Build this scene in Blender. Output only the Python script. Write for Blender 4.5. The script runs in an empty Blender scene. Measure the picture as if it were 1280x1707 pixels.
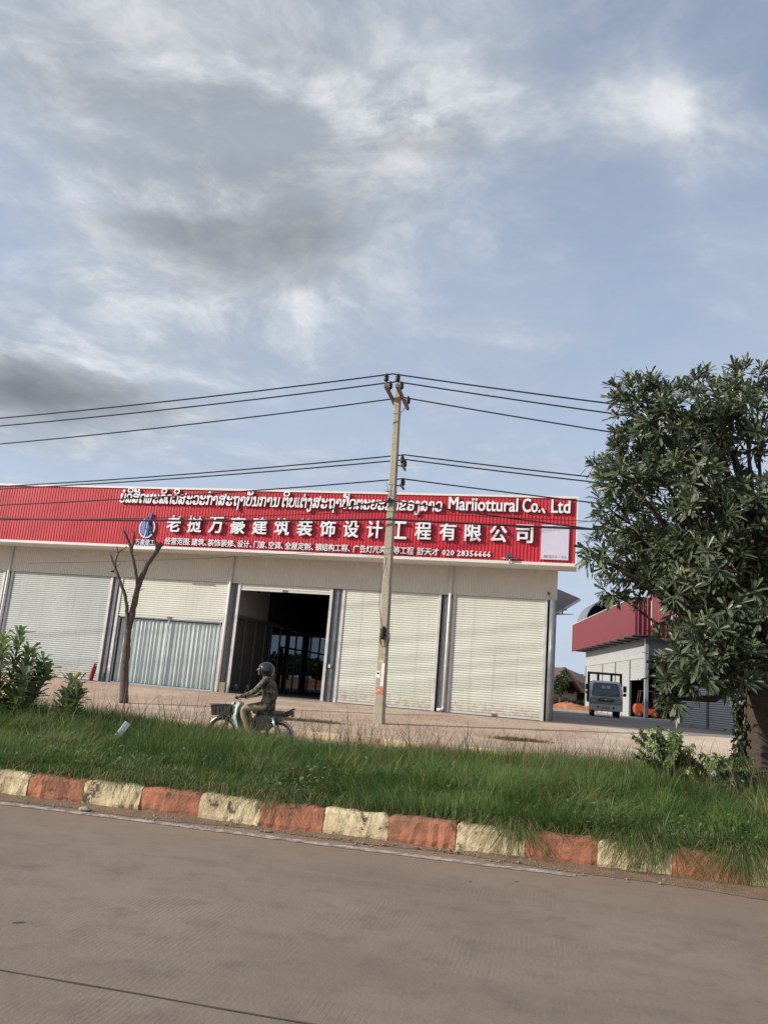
import bpy, bmesh, math, random, json
import numpy as np
from math import sin, cos, tan, pi, radians, sqrt, atan2
from mathutils import Vector, Matrix, Euler
random.seed(7); rng = np.random.default_rng(7)
scene = bpy.context.scene
COL = scene.collection

# ------------------------------------------------------------------ camera
CAM_H, CAM_F, CAM_P, CAM_R = 1.3, 1345.4, 0.20982, 0.08317       # height, focal length (px of a 1280 wide frame), pitch, roll
_F = np.array([0, cos(CAM_P), sin(CAM_P)])
_r0 = np.array([1.0, 0, 0]); _u0 = np.array([0, -sin(CAM_P), cos(CAM_P)])
_R = _r0*cos(CAM_R) + _u0*sin(CAM_R); _U = _u0*cos(CAM_R) - _r0*sin(CAM_R)
cam = bpy.data.cameras.new('camera'); cam_o = bpy.data.objects.new('camera', cam); COL.objects.link(cam_o)
cam_o.matrix_world = Matrix(((_R[0], _U[0], -_F[0], 0), (_R[1], _U[1], -_F[1], 0), (_R[2], _U[2], -_F[2], CAM_H), (0, 0, 0, 1)))
cam.sensor_fit = 'HORIZONTAL'; cam.sensor_width = 36.0; cam.lens = 36.0*CAM_F/1280
cam.clip_start = 0.1; cam.clip_end = 5000
scene.camera = cam_o

def ray(x, y):
    d = _F*CAM_F + _R*(x-640) - _U*(y-853.5); return d/np.linalg.norm(d)
def at(x, y, Y):                                                     # point seen at pixel x, y at depth Y
    d = ray(x, y); return Vector(d*(Y/d[1])) + Vector((0, 0, CAM_H))
def gnd(x, y, z=0):
    d = ray(x, y); return Vector(d*((z-CAM_H)/d[2])) + Vector((0, 0, CAM_H))

# ------------------------------------------------------------------ sun, sky, exposure
SUN_EL, SUN_AZ = radians(25), radians(254)     # azimuth clockwise from +Y: the sun stands behind the camera to the left
sd = Vector((sin(SUN_AZ)*cos(SUN_EL), cos(SUN_AZ)*cos(SUN_EL), sin(SUN_EL)))
sun = bpy.data.lights.new('sun', 'SUN'); sun.energy = 4.2; sun.angle = radians(0.9); sun.color = (1.0, 0.94, 0.84)
sun_o = bpy.data.objects.new('sun', sun); COL.objects.link(sun_o)
sun_o.rotation_euler = sd.to_track_quat('Z', 'Y').to_euler(); sun_o.location = (-20, -20, 40)
scene.view_settings.view_transform = 'Standard'; scene.view_settings.look = 'None'
scene.view_settings.exposure = 0.15; scene.view_settings.gamma = 1.0

class NT:
    """tiny helper that wires shader nodes"""
    def __init__(s, tree): s.t = tree; s.n = tree.nodes; s.l = tree.links
    def new(s, typ, **kw):
        n = s.n.new(typ)
        for k, v in kw.items(): setattr(n, k, v)
        return n
    def put(s, sock, v):
        if isinstance(v, bpy.types.NodeSocket): s.l.new(v, sock)
        elif v is not None:
            if hasattr(sock.default_value, '__len__') and not hasattr(v, '__len__'): v = [v]*len(sock.default_value)
            if hasattr(sock.default_value, '__len__') and len(sock.default_value) == 4 and len(v) == 3: v = (*v, 1)
            sock.default_value = v
    def m(s, op, a, b=None, c=None, clamp=False):
        n = s.new('ShaderNodeMath', operation=op); n.use_clamp = clamp
        s.put(n.inputs[0], a)
        if b is not None: s.put(n.inputs[1], b)
        if c is not None: s.put(n.inputs[2], c)
        return n.outputs[0]
    def vm(s, op, a, b=None):
        n = s.new('ShaderNodeVectorMath', operation=op); s.put(n.inputs[0], a)
        if b is not None: s.put(n.inputs['Scale'] if op == 'SCALE' else n.inputs[1], b)
        return n.outputs['Value'] if op in ('LENGTH', 'DOT_PRODUCT', 'DISTANCE') else n.outputs[0]
    def ss(s, v, a, b, lo=0.0, hi=1.0, smooth=True):
        n = s.new('ShaderNodeMapRange', interpolation_type='SMOOTHSTEP' if smooth else 'LINEAR')
        s.put(n.inputs[0], v); s.put(n.inputs[1], a); s.put(n.inputs[2], b); s.put(n.inputs[3], lo); s.put(n.inputs[4], hi)
        return n.outputs[0]
    def noise(s, vec, scale, detail=4, rough=0.55, dist=0.0, out='Fac'):
        n = s.new('ShaderNodeTexNoise'); s.put(n.inputs['Vector'], vec); n.inputs['Scale'].default_value = scale
        n.inputs['Detail'].default_value = detail; n.inputs['Roughness'].default_value = rough; n.inputs['Distortion'].default_value = dist
        return n.outputs[out]
    def mix(s, f, a, b, blend='MIX'):
        n = s.new('ShaderNodeMix', data_type='RGBA', blend_type=blend); s.put(n.inputs[0], f); s.put(n.inputs[6], a); s.put(n.inputs[7], b)
        return n.outputs[2]
    def ramp(s, f, stops):
        n = s.new('ShaderNodeValToRGB'); cr = n.color_ramp
        while len(cr.elements) < len(stops): cr.elements.new(0.5)
        for e, (p, c) in zip(cr.elements, stops): e.position = p; e.color = (*c, 1)
        s.put(n.inputs[0], f); return n.outputs[0]

w = bpy.data.worlds.new('World'); scene.world = w; w.use_nodes = True
t = NT(w.node_tree); w.node_tree.nodes.clear()
sky = t.new('ShaderNodeTexSky', sky_type='NISHITA'); sky.sun_disc = False; sky.sun_elevation = SUN_EL; sky.sun_rotation = SUN_AZ
sky.air_density = 1.0; sky.dust_density = 1.6; sky.ozone_density = 2.0
dirv = t.new('ShaderNodeTexCoord').outputs['Generated']
sep = t.new('ShaderNodeSeparateXYZ'); t.put(sep.inputs[0], dirv)
zz = t.m('MAXIMUM', t.m('ADD', sep.outputs[2], 0.16), 0.05)
comb = t.new('ShaderNodeCombineXYZ'); t.put(comb.inputs[0], t.m('DIVIDE', sep.outputs[0], zz)); t.put(comb.inputs[1], t.m('DIVIDE', sep.outputs[1], zz))
pl = comb.outputs[0]                                                  # the cloud layer seen as a flat plane overhead
warp = t.vm('ADD', t.vm('SCALE', t.vm('SUBTRACT', t.noise(pl, 1.2, 2, 0.5, out='Color'), (0.5, 0.5, 0.5)), 0.50), t.vm('SCALE', t.vm('SUBTRACT', t.noise(pl, 5.0, 5, 0.6, out='Color'), (0.5, 0.5, 0.5)), 0.09))
pw = t.vm('ADD', pl, warp)
def plane_pt(x, y):
    d = ray(x, y); k = max(d[2]+0.16, .05); return (d[0]/k, d[1]/k, 0)
def blob(x, y, rx, ry, amp):                                          # a bank of cloud: centre and half-widths on the cloud plane
    c = plane_pt(x, y)
    a = plane_pt(x-rx, y); b = plane_pt(x+rx, y); sx = math.dist(a, b)/2
    a = plane_pt(x, y-ry); b = plane_pt(x, y+ry); sy = math.dist(a, b)/2
    q = t.vm('MULTIPLY', t.vm('SUBTRACT', pw, c), (1/sx, 1/sy, 1))
    return t.ss(t.vm('LENGTH', q), 1.25, 0.1, 0, amp)
def total(lst):
    r = None
    for v in lst: r = v if r is None else t.m('ADD', r, v)
    return r
n1 = t.noise(pw, 1.6, 9, 0.58); n2 = t.noise(pw, 4.4, 9, 0.62); n3 = t.noise(pl, 0.8, 6, 0.55); n4 = t.noise(pw, 11.0, 7, 0.62)
fb = t.m('ADD', t.m('MULTIPLY', t.m('SUBTRACT', n1, 0.5), 0.95), t.m('ADD', t.m('MULTIPLY', t.m('SUBTRACT', n2, 0.5), 0.42), t.m('MULTIPLY', t.m('SUBTRACT', n4, 0.5), 0.16)))
cover = total([blob(400, 200, 700, 440, .66), blob(400, 420, 360, 150, .42), blob(110, 668, 340, 92, .80), blob(220, 60, 460, 170, .26), blob(430, 560, 330, 90, .22),
               blob(1170, 190, 260, 120, .55), blob(720, 170, 260, 130, .32), blob(120, 530, 300, 90, .26), blob(840, 560, 130, 40, .22), blob(820, 780, 260, 50, .26), blob(330, 770, 380, 50, .22)])
# the rest of the sky gets its own scattered banks
cover = t.m('ADD', cover, t.ss(t.noise(pl, 0.45, 3, 0.5), 0.50, 0.72, 0, 0.30))
dens = t.m('ADD', cover, fb)
alpha = t.ss(dens, -0.12, 0.78)
core = t.ss(dens, 0.20, 1.15)
dark = total([blob(450, 445, 330, 95, .95), blob(130, 676, 310, 60, 1.0), blob(180, 370, 200, 55, .55), blob(740, 235, 170, 45, .55), blob(300, 250, 420, 90, .30), blob(120, 110, 300, 90, .22)])
shade = t.m('MULTIPLY', core, t.m('ADD', t.m('MULTIPLY', dark, 0.72), t.m('ADD', 0.24, t.m('MULTIPLY', t.m('SUBTRACT', 0.6, n2), 0.7))), clamp=True)
bright = total([blob(700, 165, 230, 85, .62), blob(850, 110, 140, 60, .35), blob(1150, 170, 230, 95, .60), blob(250, 325, 240, 40, .36), blob(140, 600, 230, 26, .55), blob(850, 560, 120, 22, .45), blob(330, 60, 300, 50, .25), blob(380, 530, 300, 40, .30)])
shade = t.m('SUBTRACT', shade, t.m('MULTIPLY', bright, t.ss(n2, .30, .66)), clamp=True)
lit = t.ss(t.m('ADD', t.m('ADD', n2, t.m('MULTIPLY', bright, .22)), t.m('MULTIPLY', t.m('SUBTRACT', n4, 0.5), 0.5)), 0.36, 0.86)
cl_col = t.mix(shade, t.mix(lit, (0.41, 0.455, 0.515), (0.82, 0.835, 0.84)), (0.135, 0.143, 0.160))
skyc = t.mix(1.0, sky.outputs[0], (0.125, 0.125, 0.125), 'MULTIPLY')
haze = t.ss(sep.outputs[2], 0.02, 0.70, 0.85, 0.30, smooth=False)
skyc = t.mix(haze, skyc, (0.52, 0.60, 0.745))
veil = t.m('MULTIPLY', t.ss(t.noise(pw, 1.9, 8, 0.6), 0.35, 0.7), 0.42)
skyc = t.mix(veil, skyc, (0.46, 0.53, 0.64))
fin = t.mix(t.m('MULTIPLY', alpha, t.ss(sep.outputs[2], -0.02, 0.10, 0.25, 0.92)), skyc, cl_col)
bgn = t.new('ShaderNodeBackground'); t.put(bgn.inputs[0], fin); bgn.inputs[1].default_value = 1.0
outn = t.new('ShaderNodeOutputWorld'); t.l.new(bgn.outputs[0], outn.inputs[0])

# ------------------------------------------------------------------ materials
MATS = {}
def mat(name, c, rough=0.6, metal=0.0, var=0.18, vscale=6.0, bump=0.0, bscale=40.0, c2=None, spec=0.5, dirt=None, coat=0.0, grain=0.0, attr=None, trans=0.0):
    """procedural surface: base colour broken by two noises, optional second colour patches, dirt and bump"""
    if name in MATS: return MATS[name]
    m = bpy.data.materials.new(name); m.use_nodes = True; k = NT(m.node_tree); b = k.n['Principled BSDF']
    co = k.new('ShaderNodeTexCoord').outputs['Object']
    n = k.noise(co, vscale, 5, 0.6)
    f = k.ss(n, 0.25, 0.75, 1-var, 1+var, smooth=False)
    base = (*c, 1)
    if attr: base = k.new('ShaderNodeAttribute', attribute_name=attr).outputs['Color']
    col = k.mix(1.0, base, k.new('ShaderNodeCombineColor').outputs[0], 'MULTIPLY')
    cc = col.node.inputs[7].links[0].from_node
    for i in range(3): k.put(cc.inputs[i], f)
    if c2: col = k.mix(k.ss(k.noise(co, vscale*0.6, 6, 0.65), 0.48, 0.62), col, c2)
    if dirt:                                                         # (colour, scale, threshold)
        col = k.mix(k.ss(k.noise(co, dirt[1], 8, 0.7), dirt[2], dirt[2]+0.12), col, dirt[0])
    if grain:
        g = k.noise(co, 260, 2, 0.5); col = k.mix(k.ss(g, .3, .7, 0, grain), col, tuple(x*0.45 for x in c))
    k.put(b.inputs['Base Color'], col)
    k.put(b.inputs['Roughness'], k.ss(n, 0.2, 0.8, max(rough-0.08, .02), min(rough+0.08, 1)))
    b.inputs['Metallic'].default_value = metal; b.inputs['Specular IOR Level'].default_value = spec; b.inputs['Coat Weight'].default_value = coat
    if bump:
        bn = k.new('ShaderNodeBump'); bn.inputs['Strength'].default_value = bump; bn.inputs['Distance'].default_value = 0.02
        k.put(bn.inputs['Height'], k.noise(co, bscale, 5, 0.6)); k.l.new(bn.outputs[0], b.inputs['Normal'])
    if trans:
        tr = k.new('ShaderNodeBsdfTranslucent'); k.put(tr.inputs[0], col); ms = k.new('ShaderNodeMixShader'); ms.inputs[0].default_value = trans
        k.l.new(b.outputs[0], ms.inputs[1]); k.l.new(tr.outputs[0], ms.inputs[2]); k.l.new(ms.outputs[0], k.n['Material Output'].inputs[0])
    MATS[name] = m; return m
def glass_mat(name, tint, gloss=0.35, rough=0.03):
    if name in MATS: return MATS[name]
    m = bpy.data.materials.new(name); m.use_nodes = True; k = NT(m.node_tree); k.n.remove(k.n['Principled BSDF'])
    tb = k.new('ShaderNodeBsdfTransparent'); k.put(tb.inputs[0], tint)
    gb = k.new('ShaderNodeBsdfGlossy'); k.put(gb.inputs[0], (0.9, 0.93, 0.95)); gb.inputs['Roughness'].default_value = rough
    fr = k.new('ShaderNodeFresnel'); k.put(fr.inputs[0], k.m('SUBTRACT', 1.5, k.m('MULTIPLY', k.new('ShaderNodeNewGeometry').outputs['Backfacing'], 1.5-1/1.5)))
    ms = k.new('ShaderNodeMixShader'); k.put(ms.inputs[0], k.m('MULTIPLY', fr.outputs[0], gloss, clamp=True))
    k.l.new(tb.outputs[0], ms.inputs[1]); k.l.new(gb.outputs[0], ms.inputs[2]); k.l.new(ms.outputs[0], k.n['Material Output'].inputs[0])
    MATS[name] = m; return m

# ------------------------------------------------------------------ mesh helpers
class MB:
    def __init__(s): s.v = []; s.f = []; s.mi = []; s.sm = []
    def add(s, vs, fs, mi=0, smooth=False):
        o = len(s.v); s.v += [tuple(p) for p in vs]; s.f += [tuple(i+o for i in f) for f in fs]; s.mi += [mi]*len(fs); s.sm += [smooth]*len(fs); return s
    def box(s, x0, x1, y0, y1, z0, z1, mi=0, bev=0.0, M=None):
        if bev > 0:
            bm = bmesh.new(); bmesh.ops.create_cube(bm, size=1)
            for v in bm.verts: v.co = Vector(((x0+x1)/2+v.co.x*(x1-x0), (y0+y1)/2+v.co.y*(y1-y0), (z0+z1)/2+v.co.z*(z1-z0)))
            bmesh.ops.bevel(bm, geom=bm.edges[:], offset=min(bev, .45*min(x1-x0, y1-y0, z1-z0)), segments=2, affect='EDGES', profile=0.5)
            bm.verts.index_update(); vs = [v.co.copy() for v in bm.verts]; fs = [[v.index for v in f.verts] for f in bm.faces]; bm.free()
        else:
            vs = [Vector((x, y, z)) for z in (z0, z1) for y in (y0, y1) for x in (x0, x1)]
            fs = [(0, 2, 3, 1), (4, 5, 7, 6), (0, 1, 5, 4), (2, 6, 7, 3), (0, 4, 6, 2), (1, 3, 7, 5)]
        if M is not None: vs = [M @ v for v in vs]
        return s.add(vs, fs, mi)
    def tube(s, pts, r, n=8, mi=0, cap=True, smooth=True):
        pts = [Vector(p) for p in pts]; rs = list(r) if hasattr(r, '__len__') else [r]*len(pts)
        vs = []; fs = []; up = None
        for i, p in enumerate(pts):
            d = (pts[min(i+1, len(pts)-1)] - pts[max(i-1, 0)]); d = d.normalized() if d.length > 1e-9 else Vector((0, 0, 1))
            if up is None: up = Vector((0, 0, 1)) if abs(d.z) < 0.9 else Vector((1, 0, 0))
            a = d.cross(up).normalized(); b = d.cross(a).normalized(); up = -b if b.length else up
            up = a.cross(d).normalized()
            for k in range(n): q = 2*pi*k/n; vs.append(p + (a*cos(q) + up*sin(q))*rs[i])
        for i in range(len(pts)-1):
            for k in range(n): fs.append((i*n+k, i*n+(k+1) % n, (i+1)*n+(k+1) % n, (i+1)*n+k))
        s.add(vs, fs, mi, smooth)
        if cap:
            o = len(s.v)-len(vs); s.f += [tuple(o+k for k in range(n))[::-1], tuple(o+(len(pts)-1)*n+k for k in range(n))]; s.mi += [mi]*2; s.sm += [False]*2
        return s
    def prism(s, poly, h0, h1, fn, mi=0):
        """poly of 2-D points extruded from h0 to h1; fn(a, b, h) gives the 3-D point"""
        n = len(poly); vs = [fn(a, b, h0) for a, b in poly]+[fn(a, b, h1) for a, b in poly]
        fs = [tuple(range(n))[::-1], tuple(range(n, 2*n))]+[(i, (i+1) % n, n+(i+1) % n, n+i) for i in range(n)]
        return s.add(vs, fs, mi)
    def lathe(s, prof, c, ax='z', n=16, mi=0):
        vs = []; fs = []
        for r, h in prof:
            for k in range(n):
                q = 2*pi*k/n; a, b = r*cos(q), r*sin(q)
                p = {'z': (a, b, h), 'y': (a, h, b), 'x': (h, a, b)}[ax]; vs.append((c[0]+p[0], c[1]+p[1], c[2]+p[2]))
        for i in range(len(prof)-1):
            for k in range(n): fs.append((i*n+k, i*n+(k+1) % n, (i+1)*n+(k+1) % n, (i+1)*n+k))
        return s.add(vs, fs, mi, True)
    def build(s, name, mats, parent=None, loc=None, fix=True):
        me = bpy.data.meshes.new(name); me.from_pydata(s.v, [], s.f); mats = mats if isinstance(mats, (list, tuple)) else [mats]
        for m in mats: me.materials.append(m)
        me.polygons.foreach_set('material_index', s.mi); me.polygons.foreach_set('use_smooth', s.sm)
        if fix:
            bm = bmesh.new(); bm.from_mesh(me); bmesh.ops.recalc_face_normals(bm, faces=bm.faces[:]); bm.to_mesh(me); bm.free()
        me.update(); o = bpy.data.objects.new(name, me); COL.objects.link(o)
        if parent: o.parent = parent
        if loc is not None: o.location = loc
        return o
def tag(o, label, cat, group=None, kind=None):
    o['label'] = label; o['category'] = cat
    if group: o['group'] = group
    if kind: o['kind'] = kind
    return o
def thing(name, label, cat, loc=(0, 0, 0), rz=0.0, group=None):
    o = bpy.data.objects.new(name, None); COL.objects.link(o); o.location = loc; o.rotation_euler = (0, 0, rz); return tag(o, label, cat, group)
def struct(o): o['kind'] = 'structure'; return o
def corrugated(length, height, pitch, depth, rib=0.45, vertical=True):
    """profiled sheet as a strip in (a, b, h): a along, b up, h outward; trapezoid ribs; closed with a back face"""
    prof = []; n = max(1, int(round(length/pitch))); p = length/n
    for i in range(n):
        a = i*p; prof += [(a, 0), (a+p*(1-rib)*.8, 0), (a+p*(1-rib), depth), (a+p*.92, depth)]
    prof.append((length, 0)); return prof
def sheet(mb, prof, b0, b1, fn, mi=0):
    vs = []; fs = []
    for a, h in prof: vs += [fn(a, b0, h), fn(a, b1, h)]
    for i in range(len(prof)-1): fs.append((2*i, 2*i+2, 2*i+3, 2*i+1))
    mb.add(vs, fs, mi)
def fast_mesh(name, verts, quads, tris, mats, attr=None, mi=None, smooth=False):
    """large meshes from numpy arrays; attr is a colour per vertex"""
    me = bpy.data.meshes.new(name); nq, nt = len(quads), len(tris)
    me.vertices.add(len(verts)); me.vertices.foreach_set('co', np.ascontiguousarray(verts, dtype=np.float32).ravel())
    loops = np.concatenate([np.asarray(quads).ravel(), np.asarray(tris).ravel()]).astype(np.int32)
    me.loops.add(len(loops)); me.loops.foreach_set('vertex_index', loops)
    me.polygons.add(nq+nt)
    st = np.concatenate([np.arange(nq)*4, nq*4+np.arange(nt)*3]).astype(np.int32)
    me.polygons.foreach_set('loop_start', st)
    if smooth: me.polygons.foreach_set('use_smooth', np.ones(nq+nt, dtype=bool))
    for m in (mats if isinstance(mats, (list, tuple)) else [mats]): me.materials.append(m)
    if mi is not None: me.polygons.foreach_set('material_index', np.asarray(mi, dtype=np.int32))
    me.update(calc_edges=True); me.validate()
    if attr is not None:
        a = me.color_attributes.new('tint', 'FLOAT_COLOR', 'POINT'); a.data.foreach_set('color', np.ascontiguousarray(np.c_[attr, np.ones(len(attr))], dtype=np.float32).ravel())
    o = bpy.data.objects.new(name, me); COL.objects.link(o); return o

# road frame: u runs along the road (to the right), v across it (away from the camera)
RA = radians(-12); RU = Vector((cos(RA), sin(RA), 0)); RV = Vector((-sin(RA), cos(RA), 0))
def rd(u, v, z=0.0): return RU*u + RV*v + Vector((0, 0, z))
def to_uv(p): return p.x*RU.x+p.y*RU.y, p.x*RV.x+p.y*RV.y
KV = 7.03                                                            # kerb face
PROF = [(-60, 0), (KV+.05, 0), (KV+.06, .21), (10, .22), (12.5, .12), (14.6, -.06), (14.75, -.19), (20.45, -.20), (20.5, -.2), (20.7, -.05), (29.4, .49), (200, .49)]
def zg(u, v):
    for (a, za), (b, zb) in zip(PROF, PROF[1:]):
        if a <= v <= b: return za+(zb-za)*(v-a)/(b-a)
    return 0.49

# ------------------------------------------------------------------ ground surfaces
def ground_mat(name, base, k_fn):
    m = bpy.data.materials.new(name); m.use_nodes = True; k = NT(m.node_tree); k_fn(k, k.n['Principled BSDF'], k.new('ShaderNodeTexCoord').outputs['Object']); return m
def grid_strip(name, m, u0, u1, v0, v1, du, dv, zf, dz=0.0, jit=0.0):
    nu = max(1, int((u1-u0)/du)); nv = max(1, int((v1-v0)/dv)); mb = MB(); vs = []
    for j in range(nv+1):
        for i in range(nu+1):
            u = u0+(u1-u0)*i/nu; v = v0+(v1-v0)*j/nv; vs.append(rd(u, v, zf(u, v)+dz+(random.uniform(-jit, jit) if jit else 0)))
    mb.add(vs, [(j*(nu+1)+i, j*(nu+1)+i+1, (j+1)*(nu+1)+i+1, (j+1)*(nu+1)+i) for j in range(nv) for i in range(nu)], 0, True)
    return struct(mb.build(name, m))
def road_nodes(k, b, co):
    mp = k.new('ShaderNodeMapping'); mp.inputs['Rotation'].default_value = (0, 0, -RA); k.put(mp.inputs[0], co); rc = mp.outputs[0]
    sp = k.new('ShaderNodeSeparateXYZ'); k.put(sp.inputs[0], rc)
    big = k.noise(rc, 0.55, 6, 0.6); fine = k.noise(rc, 38, 5, 0.7); mid = k.noise(rc, 4, 6, 0.65)
    col = k.mix(k.ss(big, .3, .7), (0.215, 0.166, 0.126), (0.270, 0.210, 0.160))
    col = k.mix(k.ss(mid, .45, .75, 0, .45), col, (0.120, 0.100, 0.085))
    col = k.mix(k.ss(k.noise(rc, 140, 3, .6), .5, .75, 0, .5), col, (0.30, 0.245, 0.20))
    col = k.mix(k.ss(sp.outputs[1], 5.2, 6.95, 0, .55), col, (0.27, 0.185, 0.125))       # earth washed towards the kerb
    # raked grooves across the carriageway, worn away in patches
    wob = k.m('ADD', sp.outputs[0], k.m('ADD', k.m('MULTIPLY', k.noise(rc, .9, 4, .55), .035), k.m('MULTIPLY', k.noise(rc, 9, 3, .6), .008)))
    gr = k.m('SINE', k.m('MULTIPLY', wob, 2*pi/0.027)); wear = k.ss(k.noise(rc, .8, 6, .7), .46, .66)
    groove = k.m('MULTIPLY', k.ss(gr, .1, .9), wear)
    col = k.mix(k.m('MULTIPLY', groove, k.ss(k.noise(rc, 6, 4, .7), .3, .7, .02, .15)), col, (0.080, 0.065, 0.054))
    trk = k.m('ADD', k.ss(k.m('ABSOLUTE', k.m('SUBTRACT', sp.outputs[1], 5.6)), 0, .55, .30, 0), k.ss(k.m('ABSOLUTE', k.m('SUBTRACT', sp.outputs[1], 3.9)), 0, .55, .30, 0))
    stv = k.new('ShaderNodeMapping'); stv.inputs['Scale'].default_value = (.25, 2.2, 1); k.put(stv.inputs[0], rc); stain = k.ss(k.noise(stv.outputs[0], 1.2, 6, .65), .42, .68)
    col = k.mix(k.m('MULTIPLY', k.m('MULTIPLY', k.m('ADD', trk, .10), .6), stain), col, (0.105, 0.088, 0.075))
    spot = k.ss(k.noise(rc, 5.0, 2, .4), .76, .80, 0, .8); col = k.mix(spot, col, (0.04, 0.035, 0.03))
    k.put(b.inputs['Base Color'], col); b.inputs['Roughness'].default_value = .88; b.inputs['Specular IOR Level'].default_value = .25
    bn = k.new('ShaderNodeBump'); bn.inputs['Strength'].default_value = .5; bn.inputs['Distance'].default_value = .006
    k.put(bn.inputs['Height'], k.m('SUBTRACT', fine, k.m('MULTIPLY', groove, .22))); k.l.new(bn.outputs[0], b.inputs['Normal'])
grid_strip('road', ground_mat('road_concrete', 0, road_nodes), -60, 60, -14, KV+.04, 4, 2, lambda u, v: 0)
def soil_nodes(k, b, co):
    col = k.mix(k.ss(k.noise(co, 1.2, 6, .6), .35, .65), (0.21, 0.125, 0.075), (0.13, 0.085, 0.05)); col = k.mix(k.ss(k.noise(co, 30, 5, .7), .45, .7), col, (0.29, 0.19, 0.12))
    k.put(b.inputs['Base Color'], col); b.inputs['Roughness'].default_value = .95; b.inputs['Specular IOR Level'].default_value = .2
    bn = k.new('ShaderNodeBump'); bn.inputs['Distance'].default_value = .03; bn.inputs['Strength'].default_value = .8; k.put(bn.inputs['Height'], k.noise(co, 22, 6, .7)); k.l.new(bn.outputs[0], b.inputs['Normal'])
M_soil = ground_mat('bare_soil', 0, soil_nodes)
grid_strip('median_ground', M_soil, -40, 40, KV+.2, 14.7, .5, .25, zg, 0, .015)
def side_nodes(k, b, co):
    col = k.mix(k.ss(k.noise(co, .8, 6, .6), .3, .7), (0.27, 0.20, 0.15), (0.36, 0.27, 0.20)); col = k.mix(k.ss(k.noise(co, 25, 5, .7), .5, .75), col, (0.20, 0.15, 0.115))
    k.put(b.inputs['Base Color'], col); b.inputs['Roughness'].default_value = .92
grid_strip('side_road', ground_mat('dusty_concrete', 0, side_nodes), -60, 60, 14.7, 20.5, 4, 1, lambda u, v: -.2)
def paving_nodes(k, b, co):
    mp = k.new('ShaderNodeMapping'); mp.inputs['Rotation'].default_value = (0, 0, -RA); k.put(mp.inputs[0], co)
    br = k.new('ShaderNodeTexBrick'); k.put(br.inputs[0], mp.outputs[0]); br.inputs['Scale'].default_value = 1.0; br.inputs['Brick Width'].default_value = .4; br.inputs['Row Height'].default_value = .4
    br.inputs['Mortar Size'].default_value = .012; br.offset = 0.5
    k.put(br.inputs['Color1'], (0.43, 0.29, 0.21)); k.put(br.inputs['Color2'], (0.48, 0.33, 0.245)); k.put(br.inputs['Mortar'], (0.27, 0.18, 0.13))
    dust = k.ss(k.noise(co, .45, 6, .6), .40, .66, 0.1, .85)
    col = k.mix(dust, br.outputs[0], (0.56, 0.44, 0.325)); col = k.mix(k.ss(k.noise(co, 3, 6, .7), .52, .70, 0, .6), col, (0.25, 0.165, 0.115)); tm = k.new('ShaderNodeMapping'); tm.inputs['Rotation'].default_value = (0, 0, -RA-.25); tm.inputs['Scale'].default_value = (.12, 2.2, 1); k.put(tm.inputs[0], co); col = k.mix(k.ss(k.noise(tm.outputs[0], 1.4, 5, .6), .56, .66, 0, .42), col, (0.22, 0.16, 0.12))
    spv = k.new('ShaderNodeSeparateXYZ'); k.put(spv.inputs[0], mp.outputs[0]); sd_ = k.ss(k.m('ADD', spv.outputs[0], k.m('MULTIPLY', k.m('SUBTRACT', k.noise(co, .55, 6, .65), .5), 9)), .2, 4.2)
    snd = k.mix(k.ss(k.noise(co, .5, 6, .6), .35, .65), (0.58, 0.46, 0.345), (0.68, 0.57, 0.45)); snd = k.mix(k.ss(k.noise(co, 4, 6, .7), .52, .7, 0, .6), snd, (0.39, 0.29, 0.205)); col = k.mix(sd_, col, snd)
    k.put(b.inputs['Base Color'], col); b.inputs['Roughness'].default_value = .9
M_pave = ground_mat('red_paving', 0, paving_nodes)
grid_strip('forecourt', M_pave, -60, 60, 20.7, 29.4, 2, .8, zg, 0)
def yard_nodes(k, b, co):
    col = k.mix(k.ss(k.noise(co, .3, 6, .6), .35, .65), (0.30, 0.265, 0.235), (0.40, 0.355, 0.31)); col = k.mix(k.ss(k.noise(co, 2.5, 6, .7), .5, .7, 0, .6), col, (0.22, 0.19, 0.165))
    k.put(b.inputs['Base Color'], col); b.inputs['Roughness'].default_value = .93
grid_strip('yard', ground_mat('grey_yard', 0, yard_nodes), -60, 60, 29.4, 84, 6, 6, lambda u, v: .49)
def field_nodes(k, b, co):
    col = k.mix(k.ss(k.noise(co, .05, 6, .6), .45, .6), (0.34, 0.15, 0.075), (0.10, 0.12, 0.045)); col = k.mix(k.ss(k.noise(co, 1.4, 6, .7), .45, .7, 0, .6), col, (0.25, 0.12, 0.07))
    k.put(b.inputs['Base Color'], col); b.inputs['Roughness'].default_value = .97
M_field = ground_mat('field_earth', 0, field_nodes)
mb = MB(); mb.add([(-2500, 60, .40), (2500, 60, .40), (2500, 3000, .40), (-2500, 3000, .40)], [(0, 1, 2, 3)])
mb.add([(-2500, -3000, -.5), (2500, -3000, -.5), (2500, 60, -.5), (-2500, 60, -.5)], [(0, 1, 2, 3)])
struct(mb.build('field', M_field))
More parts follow.
